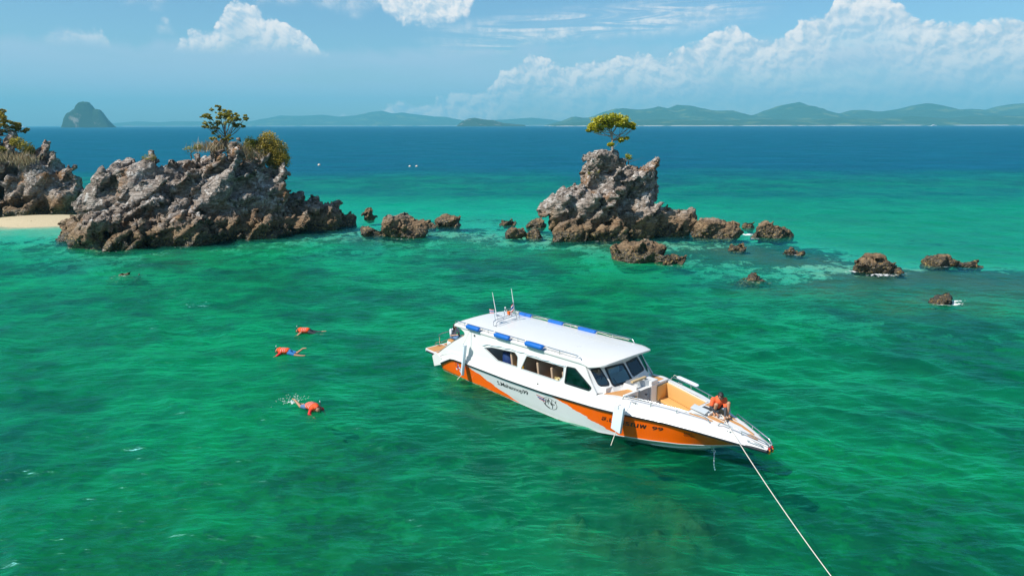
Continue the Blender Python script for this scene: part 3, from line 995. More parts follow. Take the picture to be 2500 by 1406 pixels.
# ------------------------------------------------------------------ trees, shrubs and grass
def leaf_mat(name, cols, trans=0.35):
    m, n, out = new_mat(name)
    a = n.new('ShaderNodeAttribute', attribute_name='tone').outputs['Fac']
    c = n.ramp(a, [(i / (len(cols) - 1), q) for i, q in enumerate(cols)])
    d = n.new('ShaderNodeBsdfDiffuse'); n.put(d.inputs[0], c)
    t = n.new('ShaderNodeBsdfTranslucent'); n.put(t.inputs[0], c)
    g = n.new('ShaderNodeBsdfGlossy'); g.inputs['Roughness'].default_value = 0.45
    mx = n.new('ShaderNodeMixShader'); mx.inputs[0].default_value = trans
    n.l.new(d.outputs[0], mx.inputs[1]); n.l.new(t.outputs[0], mx.inputs[2])
    m2 = n.new('ShaderNodeMixShader'); m2.inputs[0].default_value = 0.04
    n.l.new(mx.outputs[0], m2.inputs[1]); n.l.new(g.outputs[0], m2.inputs[2])
    n.l.new(m2.outputs[0], out.inputs[0])
    return m


m_bark = paint('bark', (0.16, 0.12, 0.085), 0.9, vary=0.35, scale=6, bump=0.6)
m_bark_pale = paint('pale_bark', (0.34, 0.30, 0.25), 0.9, vary=0.3, scale=6, bump=0.6)
m_leaf_bright = leaf_mat('leaf_bright', [(0.17, 0.20, 0.015), (0.40, 0.40, 0.02), (0.62, 0.56, 0.04)])
m_leaf_olive = leaf_mat('leaf_olive', [(0.035, 0.05, 0.012), (0.10, 0.115, 0.02), (0.26, 0.20, 0.035)])
m_leaf_olive2 = leaf_mat('leaf_olive_brown', [(0.15, 0.16, 0.025), (0.33, 0.30, 0.045), (0.50, 0.42, 0.07)])
m_leaf_gold = leaf_mat('leaf_gold', [(0.17, 0.14, 0.02), (0.36, 0.28, 0.04), (0.52, 0.39, 0.06)])
m_leaf_yellow = leaf_mat('leaf_yellow', [(0.12, 0.13, 0.015), (0.30, 0.28, 0.02), (0.50, 0.42, 0.04)])
m_grass_dry = leaf_mat('dry_grass', [(0.22, 0.15, 0.07), (0.40, 0.31, 0.17), (0.55, 0.46, 0.30)], 0.2)


def tube_bm(bm, pts, radii, seg=7):
    rings = []
    pts = [Vector(p) for p in pts]
    up = Vector((0.13, 0.31, 0.94))
    for i, p_ in enumerate(pts):
        t = (pts[min(i + 1, len(pts) - 1)] - pts[max(i - 1, 0)]).normalized()
        a = t.cross(up)
        if a.length < 1e-3:
            a = t.cross(Vector((1, 0, 0)))
        a.normalize()
        b = t.cross(a)
        r = radii[i] if hasattr(radii, '__len__') else radii
        rings.append([bm.verts.new(p_ + (a * math.cos(2 * PI * k / seg) + b * math.sin(2 * PI * k / seg)) * r) for k in range(seg)])
    for r0, r1 in zip(rings[:-1], rings[1:]):
        for k in range(seg):
            bm.faces.new((r0[k], r0[(k + 1) % seg], r1[(k + 1) % seg], r1[k]))
    bm.faces.new(rings[0][::-1])
    bm.faces.new(rings[-1])


def bez(a, b, c, nseg):
    a, b, c = Vector(a), Vector(b), Vector(c)
    return [a * (1 - t) ** 2 + b * 2 * t * (1 - t) + c * t * t for t in [i / nseg for i in range(nseg + 1)]]


def leaves(name, C_, size, rng, mat, parent, tone=None, aspect=0.55, flat=0.5):
    """small folded leaf blades at the points C_, tilted mostly outwards and up"""
    n_ = len(C_)
    d = rng.normal(size=(n_, 3)); d[:, 2] *= 1 - flat
    d /= np.linalg.norm(d, axis=1)[:, None]
    u = rng.normal(size=(n_, 3)); u[:, 2] = np.abs(u[:, 2]) + flat
    w = np.cross(d, u); w /= np.linalg.norm(w, axis=1)[:, None] + 1e-9
    s = size * rng.uniform(0.55, 1.35, (n_, 1))
    up = np.cross(w, d)
    a = C_ - d * s * 0.5
    b = C_ + w * s * aspect * 0.5 + up * s * 0.12
    c = C_ + d * s * 0.5
    e = C_ - w * s * aspect * 0.5 + up * s * 0.12
    V = np.concatenate([a, b, c, e])
    i = np.arange(n_)
    F = np.stack([i, i + n_, i + 2 * n_, i + 3 * n_], 1)
    o = np_mesh(name, V, F, mat, parent, smooth=False)
    t = rng.uniform(0, 1, n_) if tone is None else np.clip(tone + rng.normal(size=n_) * 0.16, 0, 1)
    o.data.attributes.new('tone', 'FLOAT', 'POINT').data.foreach_set('value', np.tile(t, 4).astype(np.float32))
    return o


def clump_points(rng, c, s, k):
    """points in an uneven shell of the clump, in little tufts"""
    nt = max(3, k // 9)
    v = rng.normal(size=(nt, 3)); v /= np.linalg.norm(v, axis=1)[:, None]
    v *= rng.uniform(0.35, 1.05, (nt, 1)) ** 0.6
    t = np.repeat(v, 9, axis=0)[:k]
    t = t + rng.normal(size=t.shape) * 0.16
    return np.array(c) + t * np.array(s), t[:, 2]


def tree(name, base, fork, clumps, label, leafm, barkm, seed, leaf=0.17, k=220, trunk_r=0.14, cat='tree', limbs=2, bare=0, group=None, sub=1):
    rng = np.random.default_rng(seed)
    root = empty(name, base)
    prop(root, label, cat, group)
    b0 = Vector(base)
    bm = bmesh.new()
    f = Vector(fork) - b0
    mid = f * 0.5 + Vector((rng.normal() * 0.15, rng.normal() * 0.1, 0))
    main = bez((0, 0, -0.3), mid, f, 8)
    tube_bm(bm, main, [trunk_r * (1.25 - 0.6 * i / 8) for i in range(9)])
    allp, tone = [], []
    for c, s in clumps:
        c0 = Vector(c) - b0
        st = main[int(rng.integers(5, 9))]
        m1 = st.lerp(c0, 0.5) + Vector((rng.normal() * 0.15, rng.normal() * 0.15, -0.12 * (c0 - st).length))
        br = bez(st, m1, c0, 7)
        tube_bm(bm, br, [trunk_r * (0.55 - 0.42 * i / 7) for i in range(8)], 6)
        for _ in range(limbs):
            j = int(rng.integers(3, 7))
            v = rng.normal(size=3); v /= np.linalg.norm(v); v[2] = abs(v[2]) * 0.6
            e = c0 + Vector(v * np.array(s) * 0.95)
            tube_bm(bm, bez(br[j], br[j].lerp(e, 0.5) + Vector((0, 0, 0.05)), e, 4), [trunk_r * 0.22, trunk_r * 0.19, trunk_r * 0.15, trunk_r * 0.11, trunk_r * 0.06], 5)
        for j in range(sub):
            cj, sj = np.array(c0), np.array(s)
            if sub > 1:
                cj = cj + rng.normal(size=3) * sj * np.array([0.75, 0.75, 0.9])
                sj = sj * rng.uniform(0.45, 0.75)
            pts, tz = clump_points(rng, cj, sj, k // sub)
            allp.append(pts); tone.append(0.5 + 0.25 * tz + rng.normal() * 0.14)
    for _ in range(bare):
        st = main[int(rng.integers(1, 8))]
        v = Vector((rng.normal() * 0.9, rng.normal() * 0.5, abs(rng.normal()) * 0.6 + 0.2))
        tube_bm(bm, bez(st, st + v * 0.5 + Vector((0, 0, -0.1)), st + v, 5), [trunk_r * q_ for q_ in (0.3, 0.25, 0.2, 0.15, 0.1, 0.04)], 5)
    bm_obj('trunk', bm, barkm, root, smooth=True)
    leaves('crown', np.concatenate(allp), leaf, rng, leafm, root, np.concatenate(tone))
    return root


# umbrella-shaped little tree on the stack
rg = np.random.default_rng(2)
cl = []
for x, z, s in [(7.55, 10.35, .42), (8.15, 10.75, .6), (8.8, 11.05, .62), (9.5, 11.2, .62), (10.2, 11.0, .6), (10.8, 10.7, .5), (11.15, 10.35, .33), (9.1, 10.45, .5), (8.3, 10.2, .45), (10.0, 10.5, .5), (7.1, 10.0, .17), (11.65, 10.15, .13), (10.3, 9.15, .26), (9.35, 8.95, .22), (10.75, 9.35, .16)]:
    cl.append(((x + rg.normal() * 0.08, 66.2 + rg.normal() * 0.55, z + rg.normal() * 0.10), (s * 1.2 * rg.uniform(0.8, 1.15), s * 1.2, s * 0.72 * rg.uniform(0.8, 1.2))))
tree('umbrella_tree', (9.65, 66.2, 8.1), (9.5, 66.2, 9.75), cl, 'small umbrella-shaped tree with bright green crown on the rock stack', m_leaf_bright, m_bark_pale, 4, 0.22, 700, 0.10, limbs=2, bare=3, sub=1)
# open tree on the islet
cl = []
for x, z, s in [(-30.0, 11.6, .32), (-29.4, 11.2, .4), (-28.7, 11.5, .45), (-28.0, 11.9, .42), (-27.3, 11.9, .42), (-26.7, 11.4, .4), (-26.1, 11.3, .3), (-25.5, 11.2, .22), (-28.4, 10.8, .45), (-27.5, 11.1, .45), (-26.8, 10.7, .38), (-30.3, 10.5, .26), (-29.5, 10.3, .28), (-28.9, 12.2, .25), (-28.9, 9.3, .33), (-28.4, 9.0, .25), (-27.3, 9.4, .2), (-25.9, 10.4, .2)]:
    cl.append(((-28.1 + (x + 28.1) * 0.74, 68.6 + rg.normal() * 0.5, z), (s * 1.05, s * 1.1, s * 0.65)))
tree('open_tree', (-28.0, 68.6, 7.7), (-28.1, 68.6, 9.6), cl, 'thin open-crowned tree with bare branches on the crest of the long islet', m_leaf_olive2, m_bark, 7, 0.22, 330, 0.085, limbs=3, bare=6, sub=5)
# spreading tree on the headland
cl = []
for x, z, s in [(-66.5, 11.6, .9), (-65.2, 12.1, .9), (-64.0, 12.3, .8), (-62.8, 11.8, .8), (-61.8, 11.2, .7), (-61.0, 10.7, .5), (-63.4, 11.0, .8), (-64.8, 10.9, .8), (-66.3, 10.6, .8), (-62.2, 10.3, .5), (-60.9, 9.9, .45), (-63.6, 9.8, .6), (-65.5, 9.6, .7)]:
    cl.append(((x, 86.5 + rg.normal() * 0.8, z), (s * 1.1, s * 1.1, s * 0.6)))
tree('spreading_tree', (-64.6, 86.5, 8.0), (-64.3, 86.5, 9.8), cl, 'olive brown spreading tree on the headland at the left edge', m_leaf_gold, m_bark_pale, 9, 0.26, 640, 0.17, limbs=3, bare=5, sub=4)


def shrub(name, base, clumps, label, leafm, seed, leaf=0.14, k=260, cat='shrub', group=None):
    return tree(name, base, (base[0], base[1], base[2] + 0.35), clumps, label, leafm, m_bark, seed, leaf, k, 0.05, cat, 1, 2, group)


shrub('bush', (-24.2, 69.6, 6.2), [((-24.3, 69.6, 8.9), (.9, .9, 1.0)), ((-23.5, 69.6, 8.1), (1.0, 1.0, 1.0)), ((-23.0, 69.4, 7.2), (.75, .8, .8)), ((-24.6, 69.4, 8.0), (1.0, .9, .9)), ((-23.7, 69.2, 6.9), (.8, .7, .6)), ((-25.2, 69.6, 8.4), (.6, .7, .7))],
      'large rounded golden green bush at the right end of the islet crest', m_leaf_gold, 12, 0.17, 2400)
shrub('bush', (-25.9, 69.0, 7.4), [((-25.9, 69.0, 8.7), (.55, .6, .65)), ((-25.7, 69.0, 8.1), (.6, .6, .5))], 'yellow green bush between the open tree and the large golden bush', m_leaf_yellow, 13, 0.16, 1100)
shrub('bush', (-26.9, 67.6, 7.0), [((-26.9, 67.5, 7.5), (.5, .5, .5)), ((-27.3, 67.5, 7.1), (.35, .4, .35))], 'small bright yellow shrub at the foot of the open tree', m_leaf_yellow, 14, 0.15, 700)
shrub('bush', (-34.3, 65.6, 7.0), [((-34.3, 65.6, 7.6), (.6, .5, .32))], 'tiny yellow green shrub on the left part of the islet crest', m_leaf_yellow, 15, 0.12, 300)
shrub('bush', (-30.9, 67.0, 7.7), [((-31.0, 67.0, 8.3), (.5, .5, .3)), ((-30.3, 67.2, 8.5), (.35, .4, .25))], 'low shrub left of the open tree on the islet crest', m_leaf_yellow, 16, 0.12, 240)
shrub('bush', (-62.4, 83.6, 7.0), [((-62.4, 83.4, 8.0), (.9, .7, .5)), ((-61.4, 83.6, 7.7), (.6, .6, .4)), ((-63.6, 83.2, 8.4), (.7, .6, .5))], 'bright yellow green shrub on the front of the headland', m_leaf_yellow, 17, 0.2, 800)
shrub('bush', (-59.8, 85.6, 7.4), [((-59.8, 85.5, 8.0), (.8, .7, .7)), ((-59.2, 85.5, 7.6), (.6, .6, .5)), ((-60.6, 85.5, 8.6), (.7, .7, .6))], 'dark green shrub on the right shoulder of the headland', m_leaf_olive2, 18, 0.2, 900)
shrub('bush', (-63.8, 85.4, 8.1), [((-63.8, 85.2, 8.9), (1.1, .7, .45)), ((-65.6, 85.2, 9.0), (.9, .7, .5))], 'olive shrub under the spreading tree on the headland', m_leaf_gold, 19, 0.2, 800)
shrub('bush', (11.15, 66.1, 6.9), [((11.15, 66.1, 7.55), (.32, .3, .26))], 'tiny green shrub in a notch right of the umbrella tree', m_leaf_bright, 20, 0.15, 300)
shrub('bush', (7.9, 65.0, 5.9), [((8.0, 64.9, 6.25), (.4, .3, .16)), ((7.3, 65.0, 6.1), (.25, .3, .12))], 'sparse yellow tuft on a ledge below the stack summit', m_leaf_yellow, 21, 0.10, 140)


def grass(name, areas, seed, h, per, label):
    rng = np.random.default_rng(seed)
    V, F, T = [], [], []
    for (c, s) in areas:
        for _ in range(per):
            b = np.array(c) + rng.normal(size=3) * np.array(s) * 0.5
            tip = b + np.array([rng.normal() * 0.35, rng.normal() * 0.35, 1.0]) * h * rng.uniform(0.5, 1.2)
            w = rng.normal(size=3); w[2] = 0; w = w / np.linalg.norm(w) * 0.022
            i = len(V)
            V += [b - w, b + w, (b + tip) / 2 + w * 0.8 + np.array([0, 0, 0.05]), tip]
            F.append((i, i + 1, i + 2, i + 3))
            T += [rng.uniform()] * 4
    o = np_mesh(name, np.array(V), np.array(F), m_grass_dry, None, smooth=False)
    o.data.attributes.new('tone', 'FLOAT', 'POINT').data.foreach_set('value', np.array(T, dtype=np.float32))
    prop(o, label, 'grass', kind='stuff')
    return o


grass('dry_grass', [((-29.6, 68.2, 8.2), (1.6, 1.0, .3)), ((-27.0, 68.6, 8.1), (1.2, 1.0, .35)), ((-25.6, 68.6, 7.4), (1.4, .8, .5)), ((-61.5, 82.8, 6.6), (2.4, .8, .6)), ((-58.6, 83.2, 6.3), (1.6, .8, .6)), ((-63.5, 82.6, 7.2), (2.0, .8, .6))], 3, 0.85, 420, 'dry straw coloured grass on the crests of the left rocks')

# ------------------------------------------------------------------ the speedboat
BOAT_RZ = R(-48.6)
boat = empty('speedboat', (-2.2195, 30.0385, 0.0), BOAT_RZ)
prop(boat, 'white and orange passenger speedboat with long roof, anchored in the green water', 'speedboat')
B_e = Vector((math.cos(BOAT_RZ), math.sin(BOAT_RZ), 0))
B_n = Vector((-math.sin(BOAT_RZ), math.cos(BOAT_RZ), 0))


def BW(x, y, z):
    """boat coordinates (forward, port, up) -> world"""
    return Vector((-2.2195, 30.0385, 0)) + B_e * x + B_n * y + Vector((0, 0, z))


m_gel = paint('white_gelcoat', (0.69, 0.685, 0.665), 0.30, vary=0.03, scale=1.3, coat=0.3)
m_black = paint('black_rubber', (0.012, 0.016, 0.022), 0.45, vary=0.2)
m_mat = paint('foam_deck_mat', (0.50, 0.245, 0.085), 0.8, vary=0.10, scale=7, bump=0.3)
m_cush = paint('tan_vinyl', (0.62, 0.36, 0.125), 0.5, vary=0.06, scale=4, bump=0.1)
m_cush2 = paint('brown_seat_vinyl', (0.40, 0.28, 0.19), 0.55, vary=0.12, scale=4, bump=0.1)
m_steel = paint('stainless_steel', (0.62, 0.63, 0.64), 0.22, metal=1.0, vary=0.05)
m_blue = paint('blue_fender_vinyl', (0.005, 0.12, 0.46), 0.5, vary=0.12, scale=4)
m_fwhite = paint('pale_fender_vinyl', (0.66, 0.74, 0.82), 0.45, vary=0.06, scale=4)
m_rope = paint('white_rope', (0.70, 0.64, 0.56), 0.9, vary=0.15, scale=30, bump=0.5)
m_floor = paint('cabin_floor', (0.55, 0.51, 0.46), 0.7, vary=0.15)
m_grey = paint('grey_panel', (0.42, 0.46, 0.48), 0.4, vary=0.05)
m_screen = paint('dark_mesh_screen', (0.035, 0.038, 0.042), 0.7, vary=0.1)
m_navy = paint('navy_plastic', (0.01, 0.03, 0.12), 0.4)
m_ink = paint('black_lettering', (0.010, 0.010, 0.012), 0.4)
m_maroon = paint('maroon_cloth', (0.16, 0.02, 0.025), 0.8, vary=0.2, scale=8)
m_orange_p = paint('orange_plastic', (0.85, 0.16, 0.01), 0.4)
m_yellow_p = paint('amber_lamp', (0.85, 0.33, 0.01), 0.35)
m_red = paint('red_print', (0.55, 0.02, 0.03), 0.5)
m_bluep = paint('blue_print', (0.02, 0.04, 0.25), 0.5)
m_whitep = paint('white_print', (0.8, 0.8, 0.8), 0.5)

m_glass, n, out = new_mat('tinted_glass')
fr = n.new('ShaderNodeFresnel'); fr.inputs['IOR'].default_value = 1.5
tr = n.new('ShaderNodeBsdfTransparent'); tr.inputs[0].default_value = (0.86, 0.97, 0.97, 1)
gl = n.new('ShaderNodeBsdfGlossy'); gl.inputs['Roughness'].default_value = 0.02
mx = n.new('ShaderNodeMixShader')
n.l.new(n.m('ADD', fr.outputs[0], 0.05), mx.inputs[0]); n.l.new(tr.outputs[0], mx.inputs[1]); n.l.new(gl.outputs[0], mx.inputs[2])
n.l.new(mx.outputs[0], out.inputs[0])


# ---- small builders
def tube(name, pts, r, mat, parent, seg=8):
    bm = bmesh.new()
    tube_bm(bm, pts, r, seg)
    return bm_obj(name, bm, mat, parent, smooth=True, angle=R(60))


def tubes(name, lists, r, mat, parent, seg=8):
    bm = bmesh.new()
    for pts in lists:
        tube_bm(bm, pts, r, seg)
    return bm_obj(name, bm, mat, parent, smooth=True, angle=R(60))


def box(name, c, s, mat, parent, bevel=0.015, rot=None, taper=None):
    """bevelled block with half sizes s"""
    bm = bmesh.new()
    bmesh.ops.create_cube(bm, size=2.0)
    for v in bm.verts:
        w = Vector((v.co.x * s[0], v.co.y * s[1], v.co.z * s[2]))
        if taper and v.co.z > 0:
            w.x *= taper[0]; w.y *= taper[1]
        if rot is not None:
            w = rot @ w
        v.co = w + Vector(c)
    if bevel:
        bmesh.ops.bevel(bm, geom=bm.edges[:], offset=bevel, segments=3, affect='EDGES', profile=0.6)
    return bm_obj(name, bm, mat, parent, smooth=True, angle=R(40))


def panel(name, outer, holes, fmap, thick, mat, parent, smooth=False):
    """flat sheet with openings, bent into place by fmap(u, v, w)"""
    from mathutils.geometry import tessellate_polygon
    loops = [outer] + holes
    flat = [p_ for L in loops for p_ in L]
    tris = tessellate_polygon([[Vector((a, b, 0)) for a, b in L] for L in loops])
    nv = len(flat)
    V = [fmap(a, b, 0.0) for a, b in flat] + [fmap(a, b, thick) for a, b in flat]
    F = [tuple(t) for t in tris] + [tuple(i + nv for i in t[::-1]) for t in tris]
    k = 0
    for L in loops:
        m_ = len(L)
        for i in range(m_):
            a, b = k + i, k + (i + 1) % m_
            F.append((a, b, b + nv, a + nv))
        k += m_
    bm = bmesh.new()
    vs = [bm.verts.new(v) for v in V]
    for f in F:
        try:
            bm.faces.new([vs[i] for i in f])
        except ValueError:
            pass
    return bm_obj(name, bm, mat, parent, smooth=smooth, angle=R(35) if smooth else None)


def rounded(poly, r, seg=4):
    out_ = []
    m_ = len(poly)
    for i in range(m_):
        p0, p1, p2 = Vector(poly[i - 1]), Vector(poly[i]), Vector(poly[(i + 1) % m_])
        a, b = (p0 - p1), (p2 - p1)
        rr = min(r, a.length * 0.45, b.length * 0.45)
        s_, e_ = p1 + a.normalized() * rr, p1 + b.normalized() * rr
        for k in range(seg + 1):
            t = k / seg
            q_ = s_ * (1 - t) ** 2 + p1 * 2 * t * (1 - t) + e_ * t * t
            out_.append((q_.x, q_.y))
    return out_


def grow(poly, d):
    """offset a convex-ish polygon outwards by d"""
    c = Vector((sum(p_[0] for p_ in poly), sum(p_[1] for p_ in poly))) / len(poly)
    ar = sum(poly[i - 1][0] * poly[i][1] - poly[i][0] * poly[i - 1][1] for i in range(len(poly)))
    sg = 1 if ar > 0 else -1
    res = []
    m_ = len(poly)
    for i in range(m_):
        a = (Vector(poly[i]) - Vector(poly[i - 1])).normalized()
        b = (Vector(poly[(i + 1) % m_]) - Vector(poly[i])).normalized()
        na, nb_ = Vector((a.y, -a.x)) * sg, Vector((b.y, -b.x)) * sg
        t = (na + nb_)
        t = t / max(0.6, t.length_squared) * 2 / 2
        q_ = Vector(poly[i]) + t * d / max(0.5, t.dot(na))
        res.append((q_.x, q_.y))
    return res


def TAB(xs, ys):
    return lambda x: float(np.interp(x, xs, ys))


# ---- hull lines
RX = [0.35, 0.8, 1.3, 2.4, 5, 7, 9.5, 10.4, 11.1, 12, 13, 14, 14.75, 15.02]
rub_b = TAB(RX, [1.58, 1.62, 1.65, 1.68, 1.70, 1.70, 1.67, 1.58, 1.45, 1.20, 0.90, 0.56, 0.28, 0.17])
rub_z = TAB(RX, [0.22, 0.46, 0.70, 0.76, 0.82, 0.91, 1.10, 1.17, 1.22, 1.25, 1.21, 1.13, 1.06, 1.03])
CX = [0.35, 2.4, 6, 8, 9.5, 10.2, 11.5, 12.4, 13.2, 13.95, 15.02]
ch_y = TAB(CX, [1.44, 1.45, 1.46, 1.46, 1.38, 1.31, 1.12, 0.82, 0.42, 0.05, 0.03])
ch_z = TAB(CX, [-0.12, -0.10, -0.08, -0.03, 0.10, 0.22, 0.43, 0.54, 0.65, 0.81, 0.97])
keel_z = TAB([0.35, 9, 10.5, 11.5, 12.1, 12.84, 13.2, 13.95, 15.02], [-0.5, -0.55, -0.42, -0.24, -0.08, 0.22, 0.42, 0.78, 0.955])
kn_y = TAB([-0.1, 0.6, 1.3, 9.4, 10.1, 10.4, 11.1, 12, 13, 14, 14.75, 15.02], [1.56, 1.58, 1.62, 1.62, 1.50, 1.40, 1.24, 1.0, 0.72, 0.42, 0.20, 0.13])
kn_z = TAB([-0.1, 0.6, 1.3, 2.9, 5.2, 7, 9.4, 10.1, 12, 13, 14, 15.02], [0.42, 0.75, 1.00, 1.14, 1.20, 1.28, 1.50, 1.60, 1.60, 1.53, 1.38, 1.14])


def hull_pt(x, t, side=-1, off=0.0):
    """point of the topside, t = 0 at the chine, 1 at the rubbing strake"""
    y = ch_y(x) + (rub_b(x) - ch_y(x)) * t
    z = ch_z(x) + (rub_z(x) - ch_z(x)) * t
    return Vector((x, side * (y + off), z))


m_hull, n, out = new_mat('hull_paint')
hx = n.new('ShaderNodeAttribute', attribute_name='hx').outputs['Fac']
ht = n.new('ShaderNodeAttribute', attribute_name='ht').outputs['Fac']
jag = n.m('SUBTRACT', n.m('PINGPONG', n.m('ADD', n.m('MULTIPLY', ht, 3.1), n.m('MULTIPLY', n.noise(n.comb(ht, 0.0, 0.0), 7.0, 2, 0.5), 0.9)), 0.35), 0.17)
jag = n.m('ADD', n.m('MULTIPLY', jag, 0.55), n.m('MULTIPLY', n.m('SUBTRACT', n.noise(n.comb(hx, n.m('MULTIPLY', ht, 6.0), 0.0), 5.0, 3, 0.7), 0.5), 0.35))
xb = n.curve(ht, [(0.0, 5.45), (0.14, 4.95), (0.34, 4.1), (0.70, 3.05), (0.84, 2.4), (1.0, 1.9)], 0.0, 12.0, 0.0, 1.0)
xf = n.curve(ht, [(0.0, 10.35), (0.2, 9.85), (0.45, 9.15), (0.66, 8.5), (0.85, 7.85), (1.0, 7.2)], 0.0, 12.0, 0.0, 1.0)
of = n.m('MAXIMUM', n.m('LESS_THAN', hx, n.m('ADD', xb, jag)), n.m('GREATER_THAN', hx, n.m('SUBTRACT', xf, jag)))
of = n.m('MULTIPLY', of, n.m('GREATER_THAN', ht, 0.001))
tc = n.new('ShaderNodeTexCoord').outputs['Object']
vr = n.m('MULTIPLY_ADD', n.noise(tc, 1.6, 5, 0.6), 0.10, 0.95)
orange = n.vm('SCALE', (0.97, 0.135, 0.0), scale=vr)
white = n.vm('SCALE', (0.66, 0.68, 0.69), scale=vr)
white = n.mix(n.smooth(n.sep(tc)[2], 0.22, 0.0, 0.0, n.m('MULTIPLY', n.noise(tc, 5.0, 4, 0.6), 0.45)), white, (0.42, 0.44, 0.36))
principled(n, out, n.mix(of, white, orange), 0.30, spec=0.3, coat=0.15)

xs = np.unique(np.concatenate([np.linspace(0.35, 9, 26), np.linspace(9, 15.02, 42)]))
V, F, HX, HT = [], [], [], []
rows = [('k', 0), ('k', 0.33), ('k', 0.66), ('k', 1.0), ('c', 0.0)] + [('c', k / 8) for k in range(9)][1:]
for x in xs:
    for s_ in (-1, 1):
        for kind_, t in rows:
            if kind_ == 'k':
                y = ch_y(x) * t
                z = keel_z(x) + (ch_z(x) - 0.02 - keel_z(x)) * t ** 1.25
                HT.append(-1.0 + 0.9 * t)
                p_ = (x, s_ * y, z)
            else:
                p_ = tuple(hull_pt(x, t, s_))
                HT.append(t)
            V.append(p_); HX.append(x)
nr = len(rows)
for i in range(len(xs) - 1):
    for s_ in (0, 1):
        a = (i * 2 + s_) * nr
        b = ((i + 1) * 2 + s_) * nr
        for k in range(nr - 1):
            f = (a + k, b + k, b + k + 1, a + k + 1)
            F.append(f if s_ == 0 else f[::-1])
# transom and the flat end of the beak
F.append(tuple(list(range(0, nr)) + list(range(2 * nr - 1, nr - 1, -1)))[::-1])
e0 = (len(xs) - 1) * 2 * nr
F.append(tuple(list(range(e0, e0 + nr)) + list(range(e0 + 2 * nr - 1, e0 + nr - 1, -1))))
hull = mesh('hull', V, F, m_hull, boat, smooth=True)
hull.data.set_sharp_from_angle(angle=R(24))
hull.data.attributes.new('hx', 'FLOAT', 'POINT').data.foreach_set('value', np.array(HX, dtype=np.float32))
hull.data.attributes.new('ht', 'FLOAT', 'POINT').data.foreach_set('value', np.array(HT, dtype=np.float32))

# spray rails under the bow
for s_ in (-1, 1):
    tube('spray_rail', [(x, s_ * (ch_y(x) * 0.62 + 0.01), keel_z(x) + (ch_z(x) - 0.02 - keel_z(x)) * 0.62 ** 1.25) for x in np.linspace(9.5, 13.2, 18)], 0.022, m_gel, boat, 6)
    tube('rubbing_strake', [(x, s_ * (rub_b(x) + 0.012), rub_z(x)) for x in np.linspace(0.42, 15.02, 60)] , 0.050, m_black, boat, 8)
tube('rubbing_strake', [(15.03, -0.17, 1.03), (15.05, 0, 1.03), (15.03, 0.17, 1.03)], 0.050, m_black, boat, 8)

# upper topsides: strake -> knuckle (with the shallow step along them)
xt = np.unique(np.concatenate([np.linspace(0.35, 10, 34), np.linspace(10, 15.02, 26)]))
for s_ in (-1, 1):
    V, F = [], []
    prof = [(0.0, 0.0, 0.02), (0.0, 0.0, 0.06), (0.42, 0.52, 0.02), (0.50, 0.55, -0.025), (0.97, 0.97, -0.012), (1.0, 1.0, -0.05)]
    for x in xt:
        for (ty, tz, o_) in prof:
            y = rub_b(x) + (kn_y(x) - rub_b(x)) * ty + o_ * (1 if x < 14.6 else 0.4)
            z = rub_z(x) + (kn_z(x) - rub_z(x)) * tz + (0.03 if tz == 0 and o_ > 0.05 else 0)
            V.append((x, s_ * y, z))
    m_ = len(prof)
    for i in range(len(xt) - 1):
        for k in range(m_ - 1):
            f = (i * m_ + k, (i + 1) * m_ + k, (i + 1) * m_ + k + 1, i * m_ + k + 1)
            F.append(f if s_ < 0 else f[::-1])
    o = mesh('topside', V, F, m_gel, boat, smooth=True)
    o.data.set_sharp_from_angle(angle=R(28))
mesh('stem_cap', [(15.02, -0.17, 1.03), (15.02, 0.17, 1.03), (15.02, 0.12, 1.14), (15.02, -0.12, 1.14)], [(0, 1, 2, 3)], m_gel, boat)

# foredeck and side decks (open over the cockpit well)
ck_y = TAB([10.4, 12.45], [1.17, 0.60])
CK0, CK1 = 10.42, 12.45
V, F = [], []


def quad(*p_):
    i = len(V)
    V.extend(p_)
    F.append(tuple(range(i, i + len(p_))))


xd = sorted(set(list(np.linspace(9.4, CK0, 6)) + list(np.linspace(CK0, CK1, 10)) + list(np.linspace(CK1, 15.02, 14))))
for a, b in zip(xd[:-1], xd[1:]):
    za, zb = kn_z(a), kn_z(b)
    ya, yb = kn_y(a) - 0.045, kn_y(b) - 0.045
    if a >= CK0 - 1e-6 and b <= CK1 + 1e-6:
        for s_ in (-1, 1):
            quad((a, s_ * ya, za), (b, s_ * yb, zb), (b, s_ * ck_y(b), zb + 0.02), (a, s_ * ck_y(a), za + 0.02))
    else:
        cr = 0.03
        quad((a, -ya, za), (b, -yb, zb), (b, 0, zb + cr), (a, 0, za + cr))
        quad((a, ya, za), (b, yb, zb), (b, 0, zb + cr), (a, 0, za + cr))
bm = bmesh.new()
vs = [bm.verts.new(v) for v in V]
for f in F:
    bm.faces.new([vs[i] for i in f])
bmesh.ops.remove_doubles(bm, verts=bm.verts[:], dist=1e-4)
bm_obj('deck', bm, m_gel, boat, smooth=True, angle=R(20))

# cockpit well
FZ = 0.78
bm = bmesh.new()


def bq(bm, *p_):
    bm.faces.new([bm.verts.new(Vector(q_)) for q_ in p_])


